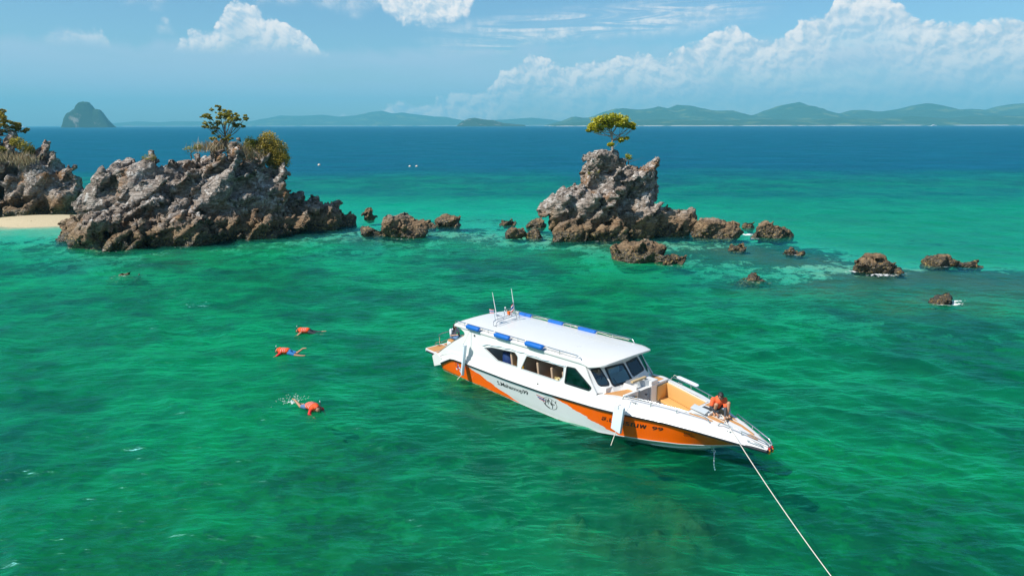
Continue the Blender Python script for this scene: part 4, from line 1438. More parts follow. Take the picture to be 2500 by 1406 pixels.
for a, b in ((CK0, CK1),):
    for s_ in (-1, 1):
        bq(bm, (a, s_ * ck_y(a), 1.62), (b, s_ * ck_y(b), 1.60), (b, s_ * ck_y(b), FZ), (a, s_ * ck_y(a), FZ))
bq(bm, (CK0, -1.17, FZ), (CK1, -0.6, FZ), (CK1, 0.6, FZ), (CK0, 1.17, FZ))
bq(bm, (CK1, -0.6, 1.60), (CK1, 0.6, 1.60), (CK1, 0.6, FZ), (CK1, -0.6, FZ))
bq(bm, (CK0, -1.17, 1.62), (CK0, -0.47, 1.62), (CK0, -0.47, FZ), (CK0, -1.17, FZ))
bq(bm, (CK0, 0.22, 1.62), (CK0, 1.17, 1.62), (CK0, 1.17, FZ), (CK0, 0.22, FZ))
bm_obj('cockpit_well', bm, m_gel, boat)
for s_ in (-1, 1):
    d = (Vector((CK1, s_ * 0.6, 0)) - Vector((CK0, s_ * 1.17, 0)))
    L = d.length
    ang_ = math.atan2(d.y, d.x)
    rz = Matrix.Rotation(ang_, 3, 'Z')
    nrm_in = rz @ Vector((0, -s_, 0))
    mid = (Vector((CK0, s_ * 1.17, 0)) + Vector((CK1, s_ * 0.6, 0))) / 2
    # seat base, seat cushion, back cushion
    box('locker', mid + nrm_in * 0.22 + Vector((-0.05, 0, 0.86)), (L * 0.46, 0.19, 0.09), m_gel, boat, 0.015, rz)
    box('seat_cushion', mid + nrm_in * 0.235 + Vector((-0.05, 0, 1.00)), (L * 0.465, 0.205, 0.05), m_cush, boat, 0.025, rz)
    box('back_cushion', mid + nrm_in * 0.045 + Vector((0, 0, 1.31)), (L * 0.47, 0.035, 0.25), m_cush, boat, 0.02, rz)
box('back_cushion', (CK0 + 0.04, 0.85, 1.30), (0.03, 0.30, 0.27), m_cush, boat, 0.02)
box('back_cushion', (CK0 + 0.04, -0.86, 1.22), (0.03, 0.26, 0.30), m_cush, boat, 0.02)
box('coaming', (CK0 - 0.02, 0.72, 1.655), (0.055, 0.50, 0.03), m_gel, boat, 0.015)
box('coaming', (CK0 - 0.02, -0.85, 1.655), (0.055, 0.36, 0.03), m_gel, boat, 0.015)
# companionway with its half-open door
box('companionway_wall', (10.24, 0.41, 1.30), (0.20, 0.185, 0.52), m_gel, boat, 0.02)
box('companionway_wall', (10.12, -0.52, 1.45), (0.28, 0.04, 0.34), m_gel, boat, 0.01)
mesh('companionway_recess', [(9.85, -0.47, 0.7), (9.85, 0.22, 0.7), (9.85, 0.22, 1.85), (9.85, -0.47, 1.85), (10.42, -0.47, 0.78), (10.42, 0.22, 0.78)], [(0, 1, 2, 3), (0, 4, 5, 1)], m_gel, boat)
door = box('door', (10.22, 0.10, 1.34), (0.24, 0.018, 0.50), m_grey, boat, 0.006, Matrix.Rotation(R(52), 3, 'Z'))
box('handle', (10.30, 0.14, 1.32), (0.03, 0.03, 0.012), m_black, door, 0.004)
box('lintel', (10.16, -0.14, 1.905), (0.05, 0.38, 0.035), paint('lintel_wood', (0.50, 0.37, 0.20), 0.6, vary=0.1, scale=6), boat, 0.008, Matrix.Rotation(R(0), 3, 'Z'))

# deck mats
def flat_mat(name, poly, mat=m_mat, h=0.012):
    P_ = rounded(poly, 0.04, 3)
    def zat(x, y):
        ym = max(kn_y(x) - 0.045, 0.02)
        base_ = kn_z(x) + 0.03 * max(0.0, 1 - abs(y) / ym)
        return base_ + 0.006
    m_ = len(P_)
    Vv = [(a, b, zat(a, b)) for a, b in P_] + [(a, b, zat(a, b) + h) for a, b in P_]
    Ff = [tuple(range(m_, 2 * m_))] + [(i, (i + 1) % m_, (i + 1) % m_ + m_, i + m_) for i in range(m_)]
    bm_ = bmesh.new()
    vv = [bm_.verts.new(v) for v in Vv]
    for f in Ff:
        bm_.faces.new([vv[i] for i in f])
    bmesh.ops.triangulate(bm_, faces=[bm_.faces[0]] if False else [f for f in bm_.faces if len(f.verts) > 4])
    return bm_obj(name, bm_, mat, boat)


flat_mat('deck_mat', [(9.62, -1.36), (10.02, -0.55), (10.33, -0.50), (10.33, -1.16)])
flat_mat('deck_mat', [(9.62, 1.36), (9.90, 0.86), (10.30, 0.70), (10.33, 1.22)])
flat_mat('deck_mat', [(12.52, 0.28), (12.52, 0.62), (13.20, 0.50), (13.75, 0.30), (13.2, 0.24)])
flat_mat('deck_mat', [(12.55, -0.62), (13.30, -0.46), (13.30, -0.40), (12.55, -0.54)])
flat_mat('deck_mat', [(13.15, 0.06), (13.18, 0.19), (13.95, 0.20), (14.45, 0.10), (14.45, 0.04)])
flat_mat('deck_mat', [(13.10, -0.13), (13.12, 0.01), (14.72, 0.01), (14.72, -0.02)])
flat_mat('deck_mat', [(13.05, -0.36), (13.08, -0.18), (14.66, -0.07), (14.66, -0.10)])
# hatch: frame, open screen and lid
hz = 1.60
hr = Matrix.Rotation(R(-4), 3, 'Z')
hat = box('hatch', (12.80, -0.02, hz), (0.30, 0.24, 0.035), m_gel, boat, 0.012, hr)
box('screen', (12.82, 0.03, hz + 0.034), (0.20, 0.10, 0.008), m_screen, hat, 0.003, hr)
box('lid', (12.72, -0.27, hz + 0.075), (0.31, 0.11, 0.012), m_grey, hat, 0.005, Matrix.Rotation(R(-9), 3, 'Z') @ Matrix.Rotation(R(24), 3, 'X'))
box('windlass', (13.28, -0.02, 1.585), (0.07, 0.05, 0.045), m_steel, boat, 0.02)
box('windlass_plate', (13.34, -0.04, 1.545), (0.16, 0.10, 0.006), m_gel, boat, 0.003)

# ---- cabin
RZ0 = lambda x: 2.30 + 0.035 * (x - 2.5)


def wall_map(side):
    def f(x, z, w):
        zk, zr_ = kn_z(min(max(x, -0.1), 9.4)), RZ0(x)
        t = (z - zk) / max(0.2, zr_ - zk)
        y = 1.575 + (1.47 - 1.575) * t
        return Vector((x, side * (y - w), z))
    return f


W1 = [(3.35, 1.69), (3.85, 1.83), (5.23, 1.97), (5.42, 1.83), (5.42, 1.42), (4.22, 1.37)]
W2 = [(5.90, 2.00), (7.88, 2.08), (7.88, 1.72), (7.67, 1.49), (5.62, 1.41)]
W3 = [(8.02, 2.13), (8.42, 2.17), (9.25, 1.70), (9.15, 1.58), (7.98, 1.52)]
low = [(x, kn_z(x) - 0.05) for x in (1.3, 2.1, 2.9, 4, 5.2, 6, 7, 8.2, 9.4)]
outer = [(0.0, 0.44), (0.6, 0.70)] + low + [(9.5, 1.55), (9.1, 2.02), (8.80, RZ0(8.8) - 0.03), (6, RZ0(6) - 0.03), (3, RZ0(3) - 0.03), (1.38, RZ0(1.4) - 0.03),
         (1.52, 2.17), (1.80, 2.10), (2.0, 2.02), (2.04, 1.94), (1.98, 1.86), (1.3, 1.45), (0.6, 0.97), (0.05, 0.55)]
for s_ in (-1, 1):
    wl = panel('cabin_wall', outer, [rounded(W1, 0.05), rounded(W2, 0.05), rounded(W3, 0.05)], wall_map(s_), 0.05, m_gel, boat)
    for w_ in (W1, W2):
        rr = rounded(w_, 0.05)
        panel('window_trim', grow(rr, 0.014), [grow(rr, -0.014)], lambda x, z, w, f=wall_map(s_): f(x, z, w - 0.006), 0.012, m_grey, boat)
    rr = rounded(W3, 0.05)
    win = panel('window', grow(rr, 0.02), [grow(rr, -0.03)], lambda x, z, w, f=wall_map(s_): f(x, z, w - 0.012), 0.03, m_black, boat)
    panel('pane', grow(rr, -0.02), [], lambda x, z, w, f=wall_map(s_): f(x, z, w + 0.004), 0.006, m_glass, win)
    # rolled weather curtain above the open windows
    cp = [wall_map(s_)(x, 1.80 + 0.30 * (1 - math.exp(-(x - 3.2) * 0.9)) + 0.018 * math.sin(x * 9) + 0.02 * (x - 5) * 0.5, -0.02) for x in np.linspace(3.25, 7.95, 40)]
    tube('rolled_curtain', cp, [0.022 + 0.008 * math.sin(k * 1.7) for k in range(40)], m_fwhite, boat, 6)
    panel('spray_fin', [(-0.08, 0.0), (-0.22, 0.44), (0.05, 0.66), (0.50, 0.52), (0.42, 0.20)], [], lambda x, z, w, s=s_: Vector((x, s * (1.63 - w), z)), 0.05, m_gel, boat)
for (x, z, r_) in ((2.72, 2.05, 0.035), (6.67, 1.13, 0.018)):
    y_ = -1.50 if z > 1.5 else -1.66
    tube('drain_fitting', [(x, y_ - 0.03, z), (x, y_ + 0.04, z)], r_, m_black, boat, 12)
# windscreen facets
base_pl = [(9.45, -1.50), (9.80, -0.98), (9.97, 0.02), (9.82, 0.98), (9.45, 1.50)]
top_pl = [(8.83, -1.44), (9.08, -0.95), (9.24, 0.02), (9.10, 0.95), (8.83, 1.44)]
ZB, ZT = 1.55, 2.47


def facet(k):
    a0, a1, b0, b1 = [Vector((p_[0], p_[1], 0)) for p_ in (base_pl[k], base_pl[k + 1], top_pl[k], top_pl[k + 1])]

    def f(s, z, w):
        t = (z - ZB) / (ZT - ZB)
        lo, hi = a0.lerp(a1, s), b0.lerp(b1, s)
        q_ = lo.lerp(hi, t)
        dn = (a1 - a0).cross(Vector((0, 0, 1))).normalized()
        return Vector((q_.x, q_.y, z)) - dn * w
    return f


for k, wn in enumerate([[(0.16, 2.26), (0.80, 2.29), (0.94, 1.86), (0.86, 1.77), (0.42, 1.75), (0.26, 1.82)],
                        [(0.08, 2.27), (0.92, 2.27), (0.95, 1.80), (0.88, 1.74), (0.12, 1.72), (0.06, 1.79)],
                        [(0.08, 2.27), (0.88, 2.27), (0.92, 1.92), (0.88, 1.86), (0.14, 1.84), (0.08, 1.90)],
                        [(0.14, 2.29), (0.84, 2.26), (0.78, 1.80), (0.30, 1.74), (0.10, 1.82)]]):
    f = facet(k)
    rr = rounded(wn, 0.05, 3)
    panel('windscreen_wall', [(0, ZB), (1, ZB), (1, ZT), (0, ZT)], [rr], f, 0.03, m_gel, boat)
    win = panel('window', [(a + (a - 0.5) * 0.07, b + (b - 2.02) * 0.07) for a, b in rr], [[(0.5 + (a - 0.5) * 0.90, 2.02 + (b - 2.02) * 0.88) for a, b in rr]],
                lambda s, z, w, f=f: f(s, z, w - 0.010), 0.03, m_black, boat)
    panel('pane', [(0.5 + (a - 0.5) * 0.96, 2.02 + (b - 2.02) * 0.95) for a, b in rr], [], lambda s, z, w, f=f: f(s, z, w + 0.006), 0.006, m_glass, win)
f = facet(1)
tube('wiper', [f(0.28, 1.70, -0.03), f(0.22, 1.86, -0.04), f(0.20, 1.95, -0.035)], 0.010, m_black, boat, 5)

# roof: crowned, rounded corners, thin rolled edge
nx_, ny_ = 44, 22
V, F = [], []
def roof_outline(t):
    """x limits for the across position t in -1..1"""
    aft = 1.36 + 0.06 * (1 - t * t)
    fwd = 9.68 - 0.16 * abs(t) ** 2.2 - 0.62 * max(0.0, abs(t) - 0.80) ** 2 * 25 * 0.75
    return aft, fwd
for i in range(nx_):
    for j in range(ny_):
        t = -1 + 2 * j / (ny_ - 1)
        tt = math.sin(t * PI / 2) if False else t
        a, b = roof_outline(tt)
        s = i / (nx_ - 1)
        s = 0.5 - 0.5 * math.cos(PI * s) if False else s
        x = a + (b - a) * s
        z = RZ0(x) + 0.10 * (1 - tt ** 2) + 0.02 - 0.05 * max(0.0, abs(tt) - 0.9) * 10 * max(0.0, abs(tt) - 0.9) * 10
        z -= 0.06 * max(0.0, s - 0.95) * 20 * max(0.0, s - 0.95) * 20
        V.append((x, tt * 1.53, z))
nt = nx_ * ny_
V += [(x, y, z - 0.06) for x, y, z in V]
for i in range(nx_ - 1):
    for j in range(ny_ - 1):
        a = i * ny_ + j
        F.append((a, a + ny_, a + ny_ + 1, a + 1))
        F.append((a + nt + 1, a + nt + ny_ + 1, a + nt + ny_, a + nt))
ring = [j for j in range(ny_)] + [i * ny_ + ny_ - 1 for i in range(1, nx_)] + [(nx_ - 1) * ny_ + j for j in range(ny_ - 2, -1, -1)] + [i * ny_ for i in range(nx_ - 2, 0, -1)]
for a, b in zip(ring, ring[1:] + ring[:1]):
    F.append((a, b, b + nt, a + nt))
o = mesh('roof', V, F, m_gel, boat, smooth=True)
bm = bmesh.new(); bm.from_mesh(o.data); bmesh.ops.recalc_face_normals(bm, faces=bm.faces); bm.to_mesh(o.data); bm.free()
o.data.set_sharp_from_angle(angle=R(50))
roofz = lambda x, y: RZ0(x) + 0.10 * (1 - (y / 1.53) ** 2) + 0.02
box('roof_seam', (5.6, 0.55, roofz(5.6, .55) + 0.002), (3.6, 0.006, 0.003), m_grey, boat, 0, Matrix.Rotation(-0.035, 3, 'Y'))

# roof rails
for s_ in (-1, 1):
    rp = [(1.34, s_ * 1.46, RZ0(1.34) - 0.02), (1.36, s_ * 1.46, RZ0(1.4) + 0.11), (1.55, s_ * 1.46, RZ0(1.6) + 0.14)] + \
         [(x, s_ * 1.46, RZ0(x) + 0.14) for x in (3, 4.5, 6, 7.5, 8.45)] + [(8.58, s_ * 1.46, RZ0(8.6) + 0.12), (8.70, s_ * 1.45, RZ0(8.7) - 0.02)]
    rail = tube('roof_rail', rp, 0.016, m_steel, boat)
    tube('rail_rope', [(x, s_ * 1.47, RZ0(x) + 0.05 + 0.03 * abs(math.sin(x * 2.1))) for x in np.linspace(1.5, 8.4, 44)], 0.011, m_rope, rail, 5)
    for x in (2.0, 3.55, 5.35, 7.6):
        tube('stanchion', [(x, s_ * 1.46, RZ0(x) - 0.02), (x, s_ * 1.46, RZ0(x) + 0.14)], 0.013, m_steel, rail, 6)

# equipment arch on the roof
ar = tubes('equipment_arch', [
    [(3.10, -0.80, roofz(3.1, .8)), (3.10, -0.80, 2.58), (3.09, -0.68, 2.64), (2.92, 0.52, 2.66), (2.90, 0.64, 2.60), (2.90, 0.66, roofz(2.9, .66))],
    [(3.30, -0.80, roofz(3.3, .8)), (3.30, -0.80, 2.58), (3.29, -0.68, 2.64), (3.12, 0.52, 2.66), (3.10, 0.64, 2.60), (3.10, 0.66, roofz(3.1, .66))],
    [(3.10, -0.80, roofz(3.1, .8) + .02), (3.30, -0.80, roofz(3.3, .8) + .02)], [(3.05, -0.3, 2.65), (3.24, -0.3, 2.65)], [(2.97, 0.2, 2.66), (3.16, 0.2, 2.66)]], 0.016, m_steel, boat)
tubes('lamp_bracket', [[(2.86, 0.02, 2.64), (2.82, 0.02, 2.84), (2.81, 0.10, 2.92), (2.82, 0.18, 2.84), (2.86, 0.18, 2.64)]], 0.014, m_steel, ar)
box('masthead_lamp', (2.81, 0.10, 2.97), (0.022, 0.022, 0.035), m_whitep, ar, 0.01)
box('orange_beacon', (2.93, 0.20, 2.75), (0.055, 0.055, 0.075), m_orange_p, ar, 0.025)
tube('horn', [(3.06, -0.24, 2.71), (2.95, -0.30, 2.71), (2.88, -0.34, 2.71), (2.84, -0.36, 2.71)], [0.02, 0.022, 0.035, 0.055], m_steel, ar, 10)
box('searchlight', (3.12, 0.55, 2.73), (0.05, 0.04, 0.05), m_grey, ar, 0.02)
for (p0, p1) in (((3.06, -0.55, 2.58), (2.77, -0.57, 3.74)), ((2.76, 0.72, 2.46), (2.47, 0.74, 3.64))):
    tube('antenna', [p0, Vector(p0).lerp(Vector(p1), 0.5), p1], [0.022, 0.016, 0.010], m_whitep, boat, 7)


def flag(base_, top_, w, h, stripes, sway, name='flag'):
    """small five-striped flag hanging from its staff"""
    st = tube(name, [base_, top_], 0.009, m_steel, boat, 6)
    t0 = Vector(top_)
    cols = [m_red, m_whitep, m_bluep, m_whitep, m_red]
    hs = [0, 1 / 6, 2 / 6, 4 / 6, 5 / 6, 1]
    for k in range(5):
        Vv, Ff = [], []
        for i in range(7):
            u = i / 6
            for v in (hs[k], hs[k + 1]):
                q_ = t0 + Vector(sway) * u * w + Vector((0, 0, -v * h - 0.35 * u * w)) + Vector((0.02 * math.sin(u * 6 + v), 0.03 * math.sin(u * 7 + 1), 0))
                Vv.append(q_)
        for i in range(6):
            Ff.append((2 * i, 2 * i + 2, 2 * i + 3, 2 * i + 1))
        mesh('stripe', Vv, Ff, cols[k], st)
flag((3.14, -0.72, 2.60), (3.02, -0.72, 3.08), 0.26, 0.17, 5, (-0.95, -0.2, 0.3))
flag((2.76, 0.70, 2.50), (2.62, 0.70, 3.08), 0.22, 0.34, 5, (-0.35, -0.2, -0.9))

# inside: floor, rows of seats, helm
mesh('cabin_floor', [(0.9, -1.4, 0.62), (9.7, -1.35, 0.62), (9.7, 1.35, 0.62), (0.9, 1.4, 0.62)], [(0, 1, 2, 3)], m_floor, boat)
for x in (5.0, 5.75, 6.5, 7.25, 7.85):
    for s_ in (-1, 1):
        st = box('seat', (x + 0.16, s_ * 0.95, 1.02), (0.24, 0.42, 0.07), m_cush2, boat, 0.03)
        box('seat_back', (x - 0.12, s_ * 0.95, 1.42), (0.05, 0.42, 0.38), m_cush2, st, 0.03, Matrix.Rotation(R(-9), 3, 'Y'))
        box('seat_base', (x + 0.14, s_ * 0.95, 0.80), (0.18, 0.36, 0.16), m_floor, st, 0.01)
box('bulkhead', (3.3, 0.0, 1.3), (0.03, 1.4, 0.62), m_gel, boat, 0.005)
drum = tube('drum', [(4.35, -0.95, 0.64), (4.35, -0.95, 0.70), (4.35, -0.95, 1.58), (4.35, -0.95, 1.64)], [0.30, 0.33, 0.33, 0.28], m_navy, boat, 20)
box('dashboard', (9.28, -0.1, 1.58), (0.40, 1.20, 0.16), m_gel, boat, 0.03)
helm = box('helm_seat', (8.72, 0.28, 1.55), (0.06, 0.26, 0.32), m_whitep, boat, 0.055, Matrix.Rotation(R(-8), 3, 'Y'))
box('helm_cushion', (8.90, 0.28, 1.25), (0.22, 0.26, 0.06), m_whitep, helm, 0.03)
box('draped_cloth', (8.45, 0.72, 1.55), (0.06, 0.30, 0.36), m_maroon, boat, 0.04)
bm = bmesh.new()
for k in range(24):
    a = 2 * PI * k / 24
ringp = [(9.0 + 0.06 * math.cos(a), -0.95 + 0.20 * math.sin(a), 1.74 + 0.19 * math.cos(a)) for a in [2 * PI * k / 24 for k in range(25)]]
tube_bm(bm, ringp, 0.017, 6)
bm_obj('steering_wheel', bm, m_black, boat, smooth=True)

# bow rails
for s_ in (-1, 1):
    rp = [(10.45, s_ * 1.34, 1.60), (10.50, s_ * 1.33, 1.72), (10.65, s_ * 1.30, 1.75), (11.5, s_ * 1.10, 1.76), (12.4, s_ * 0.86, 1.73), (13.1, s_ * 0.66, 1.68), (13.25, s_ * 0.62, 1.62), (13.3, s_ * 0.60, 1.52)]
    rail = tube('side_rail', rp, 0.016, m_steel, boat)
    for x, y in ((11.45, 1.11), (12.3, 0.89)):
        tube('stanchion', [(x, s_ * (y + 0.03), 1.59), (x, s_ * y, 1.755)], 0.013, m_steel, rail, 6)
    rp = [(13.55, s_ * 0.50, 1.47), (13.62, s_ * 0.48, 1.58), (14.3, s_ * 0.30, 1.44), (14.9, s_ * 0.14, 1.30), (15.02, s_ * 0.10, 1.22), (15.02, s_ * 0.09, 1.14)]
    rail = tube('bow_rail', rp, 0.016, m_steel, boat)
    tube('stanchion', [(14.25, s_ * 0.32, 1.35), (14.25, s_ * 0.31, 1.45)], 0.012, m_steel, rail, 6)
    for x in (10.9, 13.9):
        cl_ = tube('cleat', [(x - 0.11, s_ * (kn_y(x) + 0.02), kn_z(x) + 0.02), (x + 0.11, s_ * (kn_y(x + 0.11) + 0.02), kn_z(x + 0.11) + 0.02)], 0.013, m_steel, boat, 6)
        tubes('cleat_foot', [[(x + d_, s_ * (kn_y(x) + 0.01), kn_z(x) - 0.05), (x + d_, s_ * (kn_y(x) + 0.01), kn_z(x) + 0.02)] for d_ in (-0.04, 0.04)], 0.010, m_steel, cl_, 6)
    gh = tube('grab_handle', [(14.45, s_ * 0.34, 1.24), (14.52, s_ * 0.37, 1.27), (14.85, s_ * 0.26, 1.21), (14.92, s_ * 0.21, 1.16)], 0.013, m_steel, boat, 6)
    lamp = box('bow_lamp', (15.05, s_ * 0.09, 1.01), (0.038, 0.038, 0.065), m_yellow_p, boat, 0.018, None)
    box('lamp_cap', (15.05, s_ * 0.09, 1.10), (0.02, 0.02, 0.04), m_red, lamp, 0.008)
# swim platform at the stern
plat = panel('swim_platform', rounded([(-1.15, -1.45), (-1.15, 1.45), (0.45, 1.5), (0.45, -1.5)], 0.25, 5), [], lambda x, y, w: Vector((x, y, 0.52 - w)), 0.09, m_gel, boat)
tube('platform_edge', [(0.2, -1.52, 0.47), (-0.85, -1.49, 0.47), (-1.13, -1.25, 0.47), (-1.17, 0, 0.47), (-1.13, 1.25, 0.47), (-0.85, 1.49, 0.47), (0.2, 1.52, 0.47)], 0.035, m_black, plat, 8)
for y0, y1 in ((-1.36, -0.52), (-0.42, 0.42), (0.52, 1.36)):
    for x0, x1 in ((-1.05, -0.42), (-0.34, 0.35)):
        panel('deck_mat', rounded([(x0, y0), (x1, y0), (x1, y1), (x0, y1)], 0.05, 3), [], lambda x, y, w: Vector((x, y, 0.536 - w)), 0.014, m_mat, plat)
box('stern_bench', (0.95, 0.0, 0.92), (0.32, 1.42, 0.38), m_gel, boat, 0.03)
box('bench_cushion', (0.97, 0.0, 1.33), (0.30, 1.40, 0.04), m_mat, boat, 0.02)
rl = tubes('stern_rail', [
    [(-0.95, -0.70, 0.52), (-0.92, -0.72, 0.95), (-0.90, -0.78, 1.06), (-0.90, -0.60, 1.13), (-0.90, 0.0, 1.14), (-0.90, 1.2, 1.14), (-0.90, 1.25, 0.52)],
    [(-0.92, -0.66, 0.70), (-0.92, 0.0, 0.80), (-0.92, 1.2, 0.80)], [(-0.92, 0.2, 0.53), (-0.92, 0.2, 1.14)],
    [(-0.94, -0.68, 0.56), (-0.94, -0.98, 0.66), (-0.94, -0.90, 0.74), (-0.94, -0.66, 0.72)]], 0.018, m_steel, boat)
tube('boarding_rail', [(-0.10, -1.40, 0.56), (0.60, -1.46, 1.02), (1.30, -1.48, 1.50), (1.90, -1.48, 1.88)], 0.016, m_steel, boat)

# ---- lettering and emblem on the side (thin print on the paint)
def text_pts(body, font_size=1.0, shear=0.0, spacing=1.0, bold=0.0):
    cu_ = bpy.data.curves.new('lettering', 'FONT')
    cu_.body = body
    cu_.size = font_size
    cu_.shear = shear
    cu_.space_character = spacing
    cu_.offset = bold
    cu_.resolution_u = 3
    ob = bpy.data.objects.new('tmp', cu_)
    me_ = baked(ob)
    v_ = np.array([tuple(v.co) for v in me_.vertices])
    f_ = [tuple(p_.vertices) for p_ in me_.polygons]
    bpy.data.meshes.remove(me_)
    return v_, f_


def on_hull(v_, f_, x0, x1, z0, z1, mat, name, slope=0.0):
    """lay flat artwork on the starboard side between x0..x1, its foot at z0 and head at z1 (foot rises by slope per metre)"""
    a0, a1 = v_[:, 0].min(), v_[:, 0].max()
    b0, b1 = v_[:, 1].min(), v_[:, 1].max()
    V_ = []
    for a, b in v_[:, :2]:
        x = x0 + (a - a0) / (a1 - a0) * (x1 - x0)
        z = z0 + slope * (x - x0) + (b - b0) / (b1 - b0) * (z1 - z0)
        t = (z - ch_z(x)) / (rub_z(x) - ch_z(x))
        q_ = hull_pt(x, t, -1, 0.006)
        V_.append(q_)
    return mesh(name, V_, f_, mat, boat)


v_, f_ = text_pts('S.Mahannop99', 1.0, 0.0, 0.95, 0.012)
on_hull(v_, f_, 4.28, 6.12, 0.33, 0.56, m_ink, 'lettering', 0.055)
v_, f_ = text_pts('\u0e2a.\u0e21\u0e2b\u0e23\u0e23\u0e13\u0e1e', 1.0, 0.25, 1.05, 0.02)
on_hull(v_, f_, 9.72, 11.45, 0.66, 0.83, m_ink, 'lettering', 0.10)
v_, f_ = text_pts('99', 1.0, 0.2, 1.0, 0.02)
on_hull(v_, f_, 11.62, 11.98, 0.86, 1.01, m_ink, 'lettering', 0.10)
v_, f_ = text_pts('6681', 1.0, 0.0, 1.05, 0.01)
on_hull(v_, f_, 12.62, 12.86, 0.99, 1.06, m_ink, 'lettering', 0.02)
v_, f_ = text_pts('03766', 1.0, 0.0, 1.05, 0.01)
on_hull(v_, f_, 12.60, 12.90, 0.90, 0.97, m_ink, 'lettering', 0.02)


def disc_ring(cx, cz, r, w, a0=0.0, a1=2 * PI, seg=40, sq=1.0):
    v, f = [], []
    for k in range(seg + 1):
        a = a0 + (a1 - a0) * k / seg
        v += [(cx + r * math.cos(a), cz + r * sq * math.sin(a)), (cx + (r - w) * math.cos(a), cz + (r - w) * sq * math.sin(a))]
    for k in range(seg):
        f.append((2 * k, 2 * k + 2, 2 * k + 3, 2 * k + 1))
    return v, f


def art(v, f, mat, name='emblem'):
    V_ = []
    for x, z in v:
        t = (z - ch_z(x)) / (rub_z(x) - ch_z(x))
        V_.append(hull_pt(x, t, -1, 0.006))
    return mesh(name, V_, f, mat, boat)


EX, EZ = 7.28, 0.52
v, f = disc_ring(EX, EZ, 0.36, 0.02, sq=0.66); art(v, f, m_ink)
v, f = disc_ring(EX, EZ, 0.36, 0.075, R(200), R(262), 14, 0.66); art([(a, b - 0.002) for a, b in v], f, m_ink)
for dz_, mt_, w_ in ((0.0, m_red, 0.028), (-0.065, m_bluep, 0.05), (-0.135, m_red, 0.028)):
    xa = EX - 0.70 + 0.05 * (-dz_ / 0.065)
    art([(xa, EZ + 0.165 + dz_), (EX - 0.27, EZ + 0.145 + dz_), (EX - 0.25, EZ + 0.145 + dz_ - w_), (xa + 0.03, EZ + 0.165 + dz_ - w_)], [(0, 1, 2, 3)], mt_)
for ch, xa, xb_, za, zb_ in (('P', EX - 0.27, EX - 0.08, EZ - 0.08, EZ + 0.13), ('N', EX - 0.12, EX + 0.15, EZ - 0.06, EZ + 0.19), ('T', EX + 0.05, EX + 0.25, EZ - 0.19, EZ + 0.03)):
    v_, f_ = text_pts(ch, 1.0, 0.3)
    on_hull(v_, f_, xa, xb_, za, zb_, m_ink, 'lettering')
art([(EX + 0.27, EZ + 0.10), (EX + 0.33, EZ + 0.12), (EX + 0.36, EZ + 0.24)], [(0, 1, 2)], m_ink)
# a patch of mixed colours where a sticker sits near the stern
rg = np.random.default_rng(8)
for k in range(16):
    cx_, cz_ = 1.32 + rg.uniform(0, 0.50), 0.20 + rg.uniform(0, 0.40)
    r_ = rg.uniform(0.03, 0.075)
    v = [(cx_ + r_ * math.cos(a) * rg.uniform(0.7, 1.2), cz_ + r_ * math.sin(a) * rg.uniform(0.7, 1.2)) for a in np.linspace(0, 2 * PI, 9)[:-1]]
    art(v, [tuple(range(8))], [m_red, m_bluep, m_whitep, m_orange_p, m_fwhite][k % 5], 'sticker').location = (0, -0.0006 * k, 0)

# mooring eye under the bow
tubes('bow_eye', [[(13.13 + 0.045 * math.cos(a), 0.0, 0.33 + 0.045 * math.sin(a)) for a in np.linspace(0, 2 * PI, 13)]], 0.012, m_steel, boat, 6)

# ---- loose gear (things of their own)
def world_thing(name, label, cat, base_, group=None):
    o = empty(name, BW(*base_), BOAT_RZ)
    prop(o, label, cat, group)
    return o


def capsule(name, p0, p1, r, mat, parent, sq=(1, 1), seg=14):
    """long padded cushion with rounded ends, between p0 and p1"""
    p0, p1 = Vector(p0), Vector(p1)
    d = p1 - p0
    bm_ = bmesh.new()
    a = d.normalized()
    b = a.cross(Vector((0, 0, 1)))
    b = b.normalized() if b.length > 1e-3 else Vector((0, 1, 0))
    c = a.cross(b)
    prof_ = [(0.0, 0.35), (0.02, 0.70), (0.06, 0.93), (0.12, 1.0), (0.5, 1.03), (0.88, 1.0), (0.94, 0.93), (0.98, 0.70), (1.0, 0.35)]
    rings_ = []
    for t, k in prof_:
        rr_ = []
        for i in range(seg):
            th_ = 2 * PI * i / seg
            ca, sa = math.cos(th_), math.sin(th_)
            ex = abs(ca) ** 0.55 * (1 if ca > 0 else -1)
            ey = abs(sa) ** 0.55 * (1 if sa > 0 else -1)
            rr_.append(bm_.verts.new(p0 + d * t + (b * ex * sq[0] + c * ey * sq[1]) * r * k))
        rings_.append(rr_)
    for r0, r1 in zip(rings_[:-1], rings_[1:]):
        for i in range(seg):
            bm_.faces.new((r0[i], r0[(i + 1) % seg], r1[(i + 1) % seg], r1[i]))
    bm_.faces.new(rings_[0][::-1]); bm_.faces.new(rings_[-1])
    return bm_obj(name, bm_, mat, parent, smooth=True, angle=R(45))


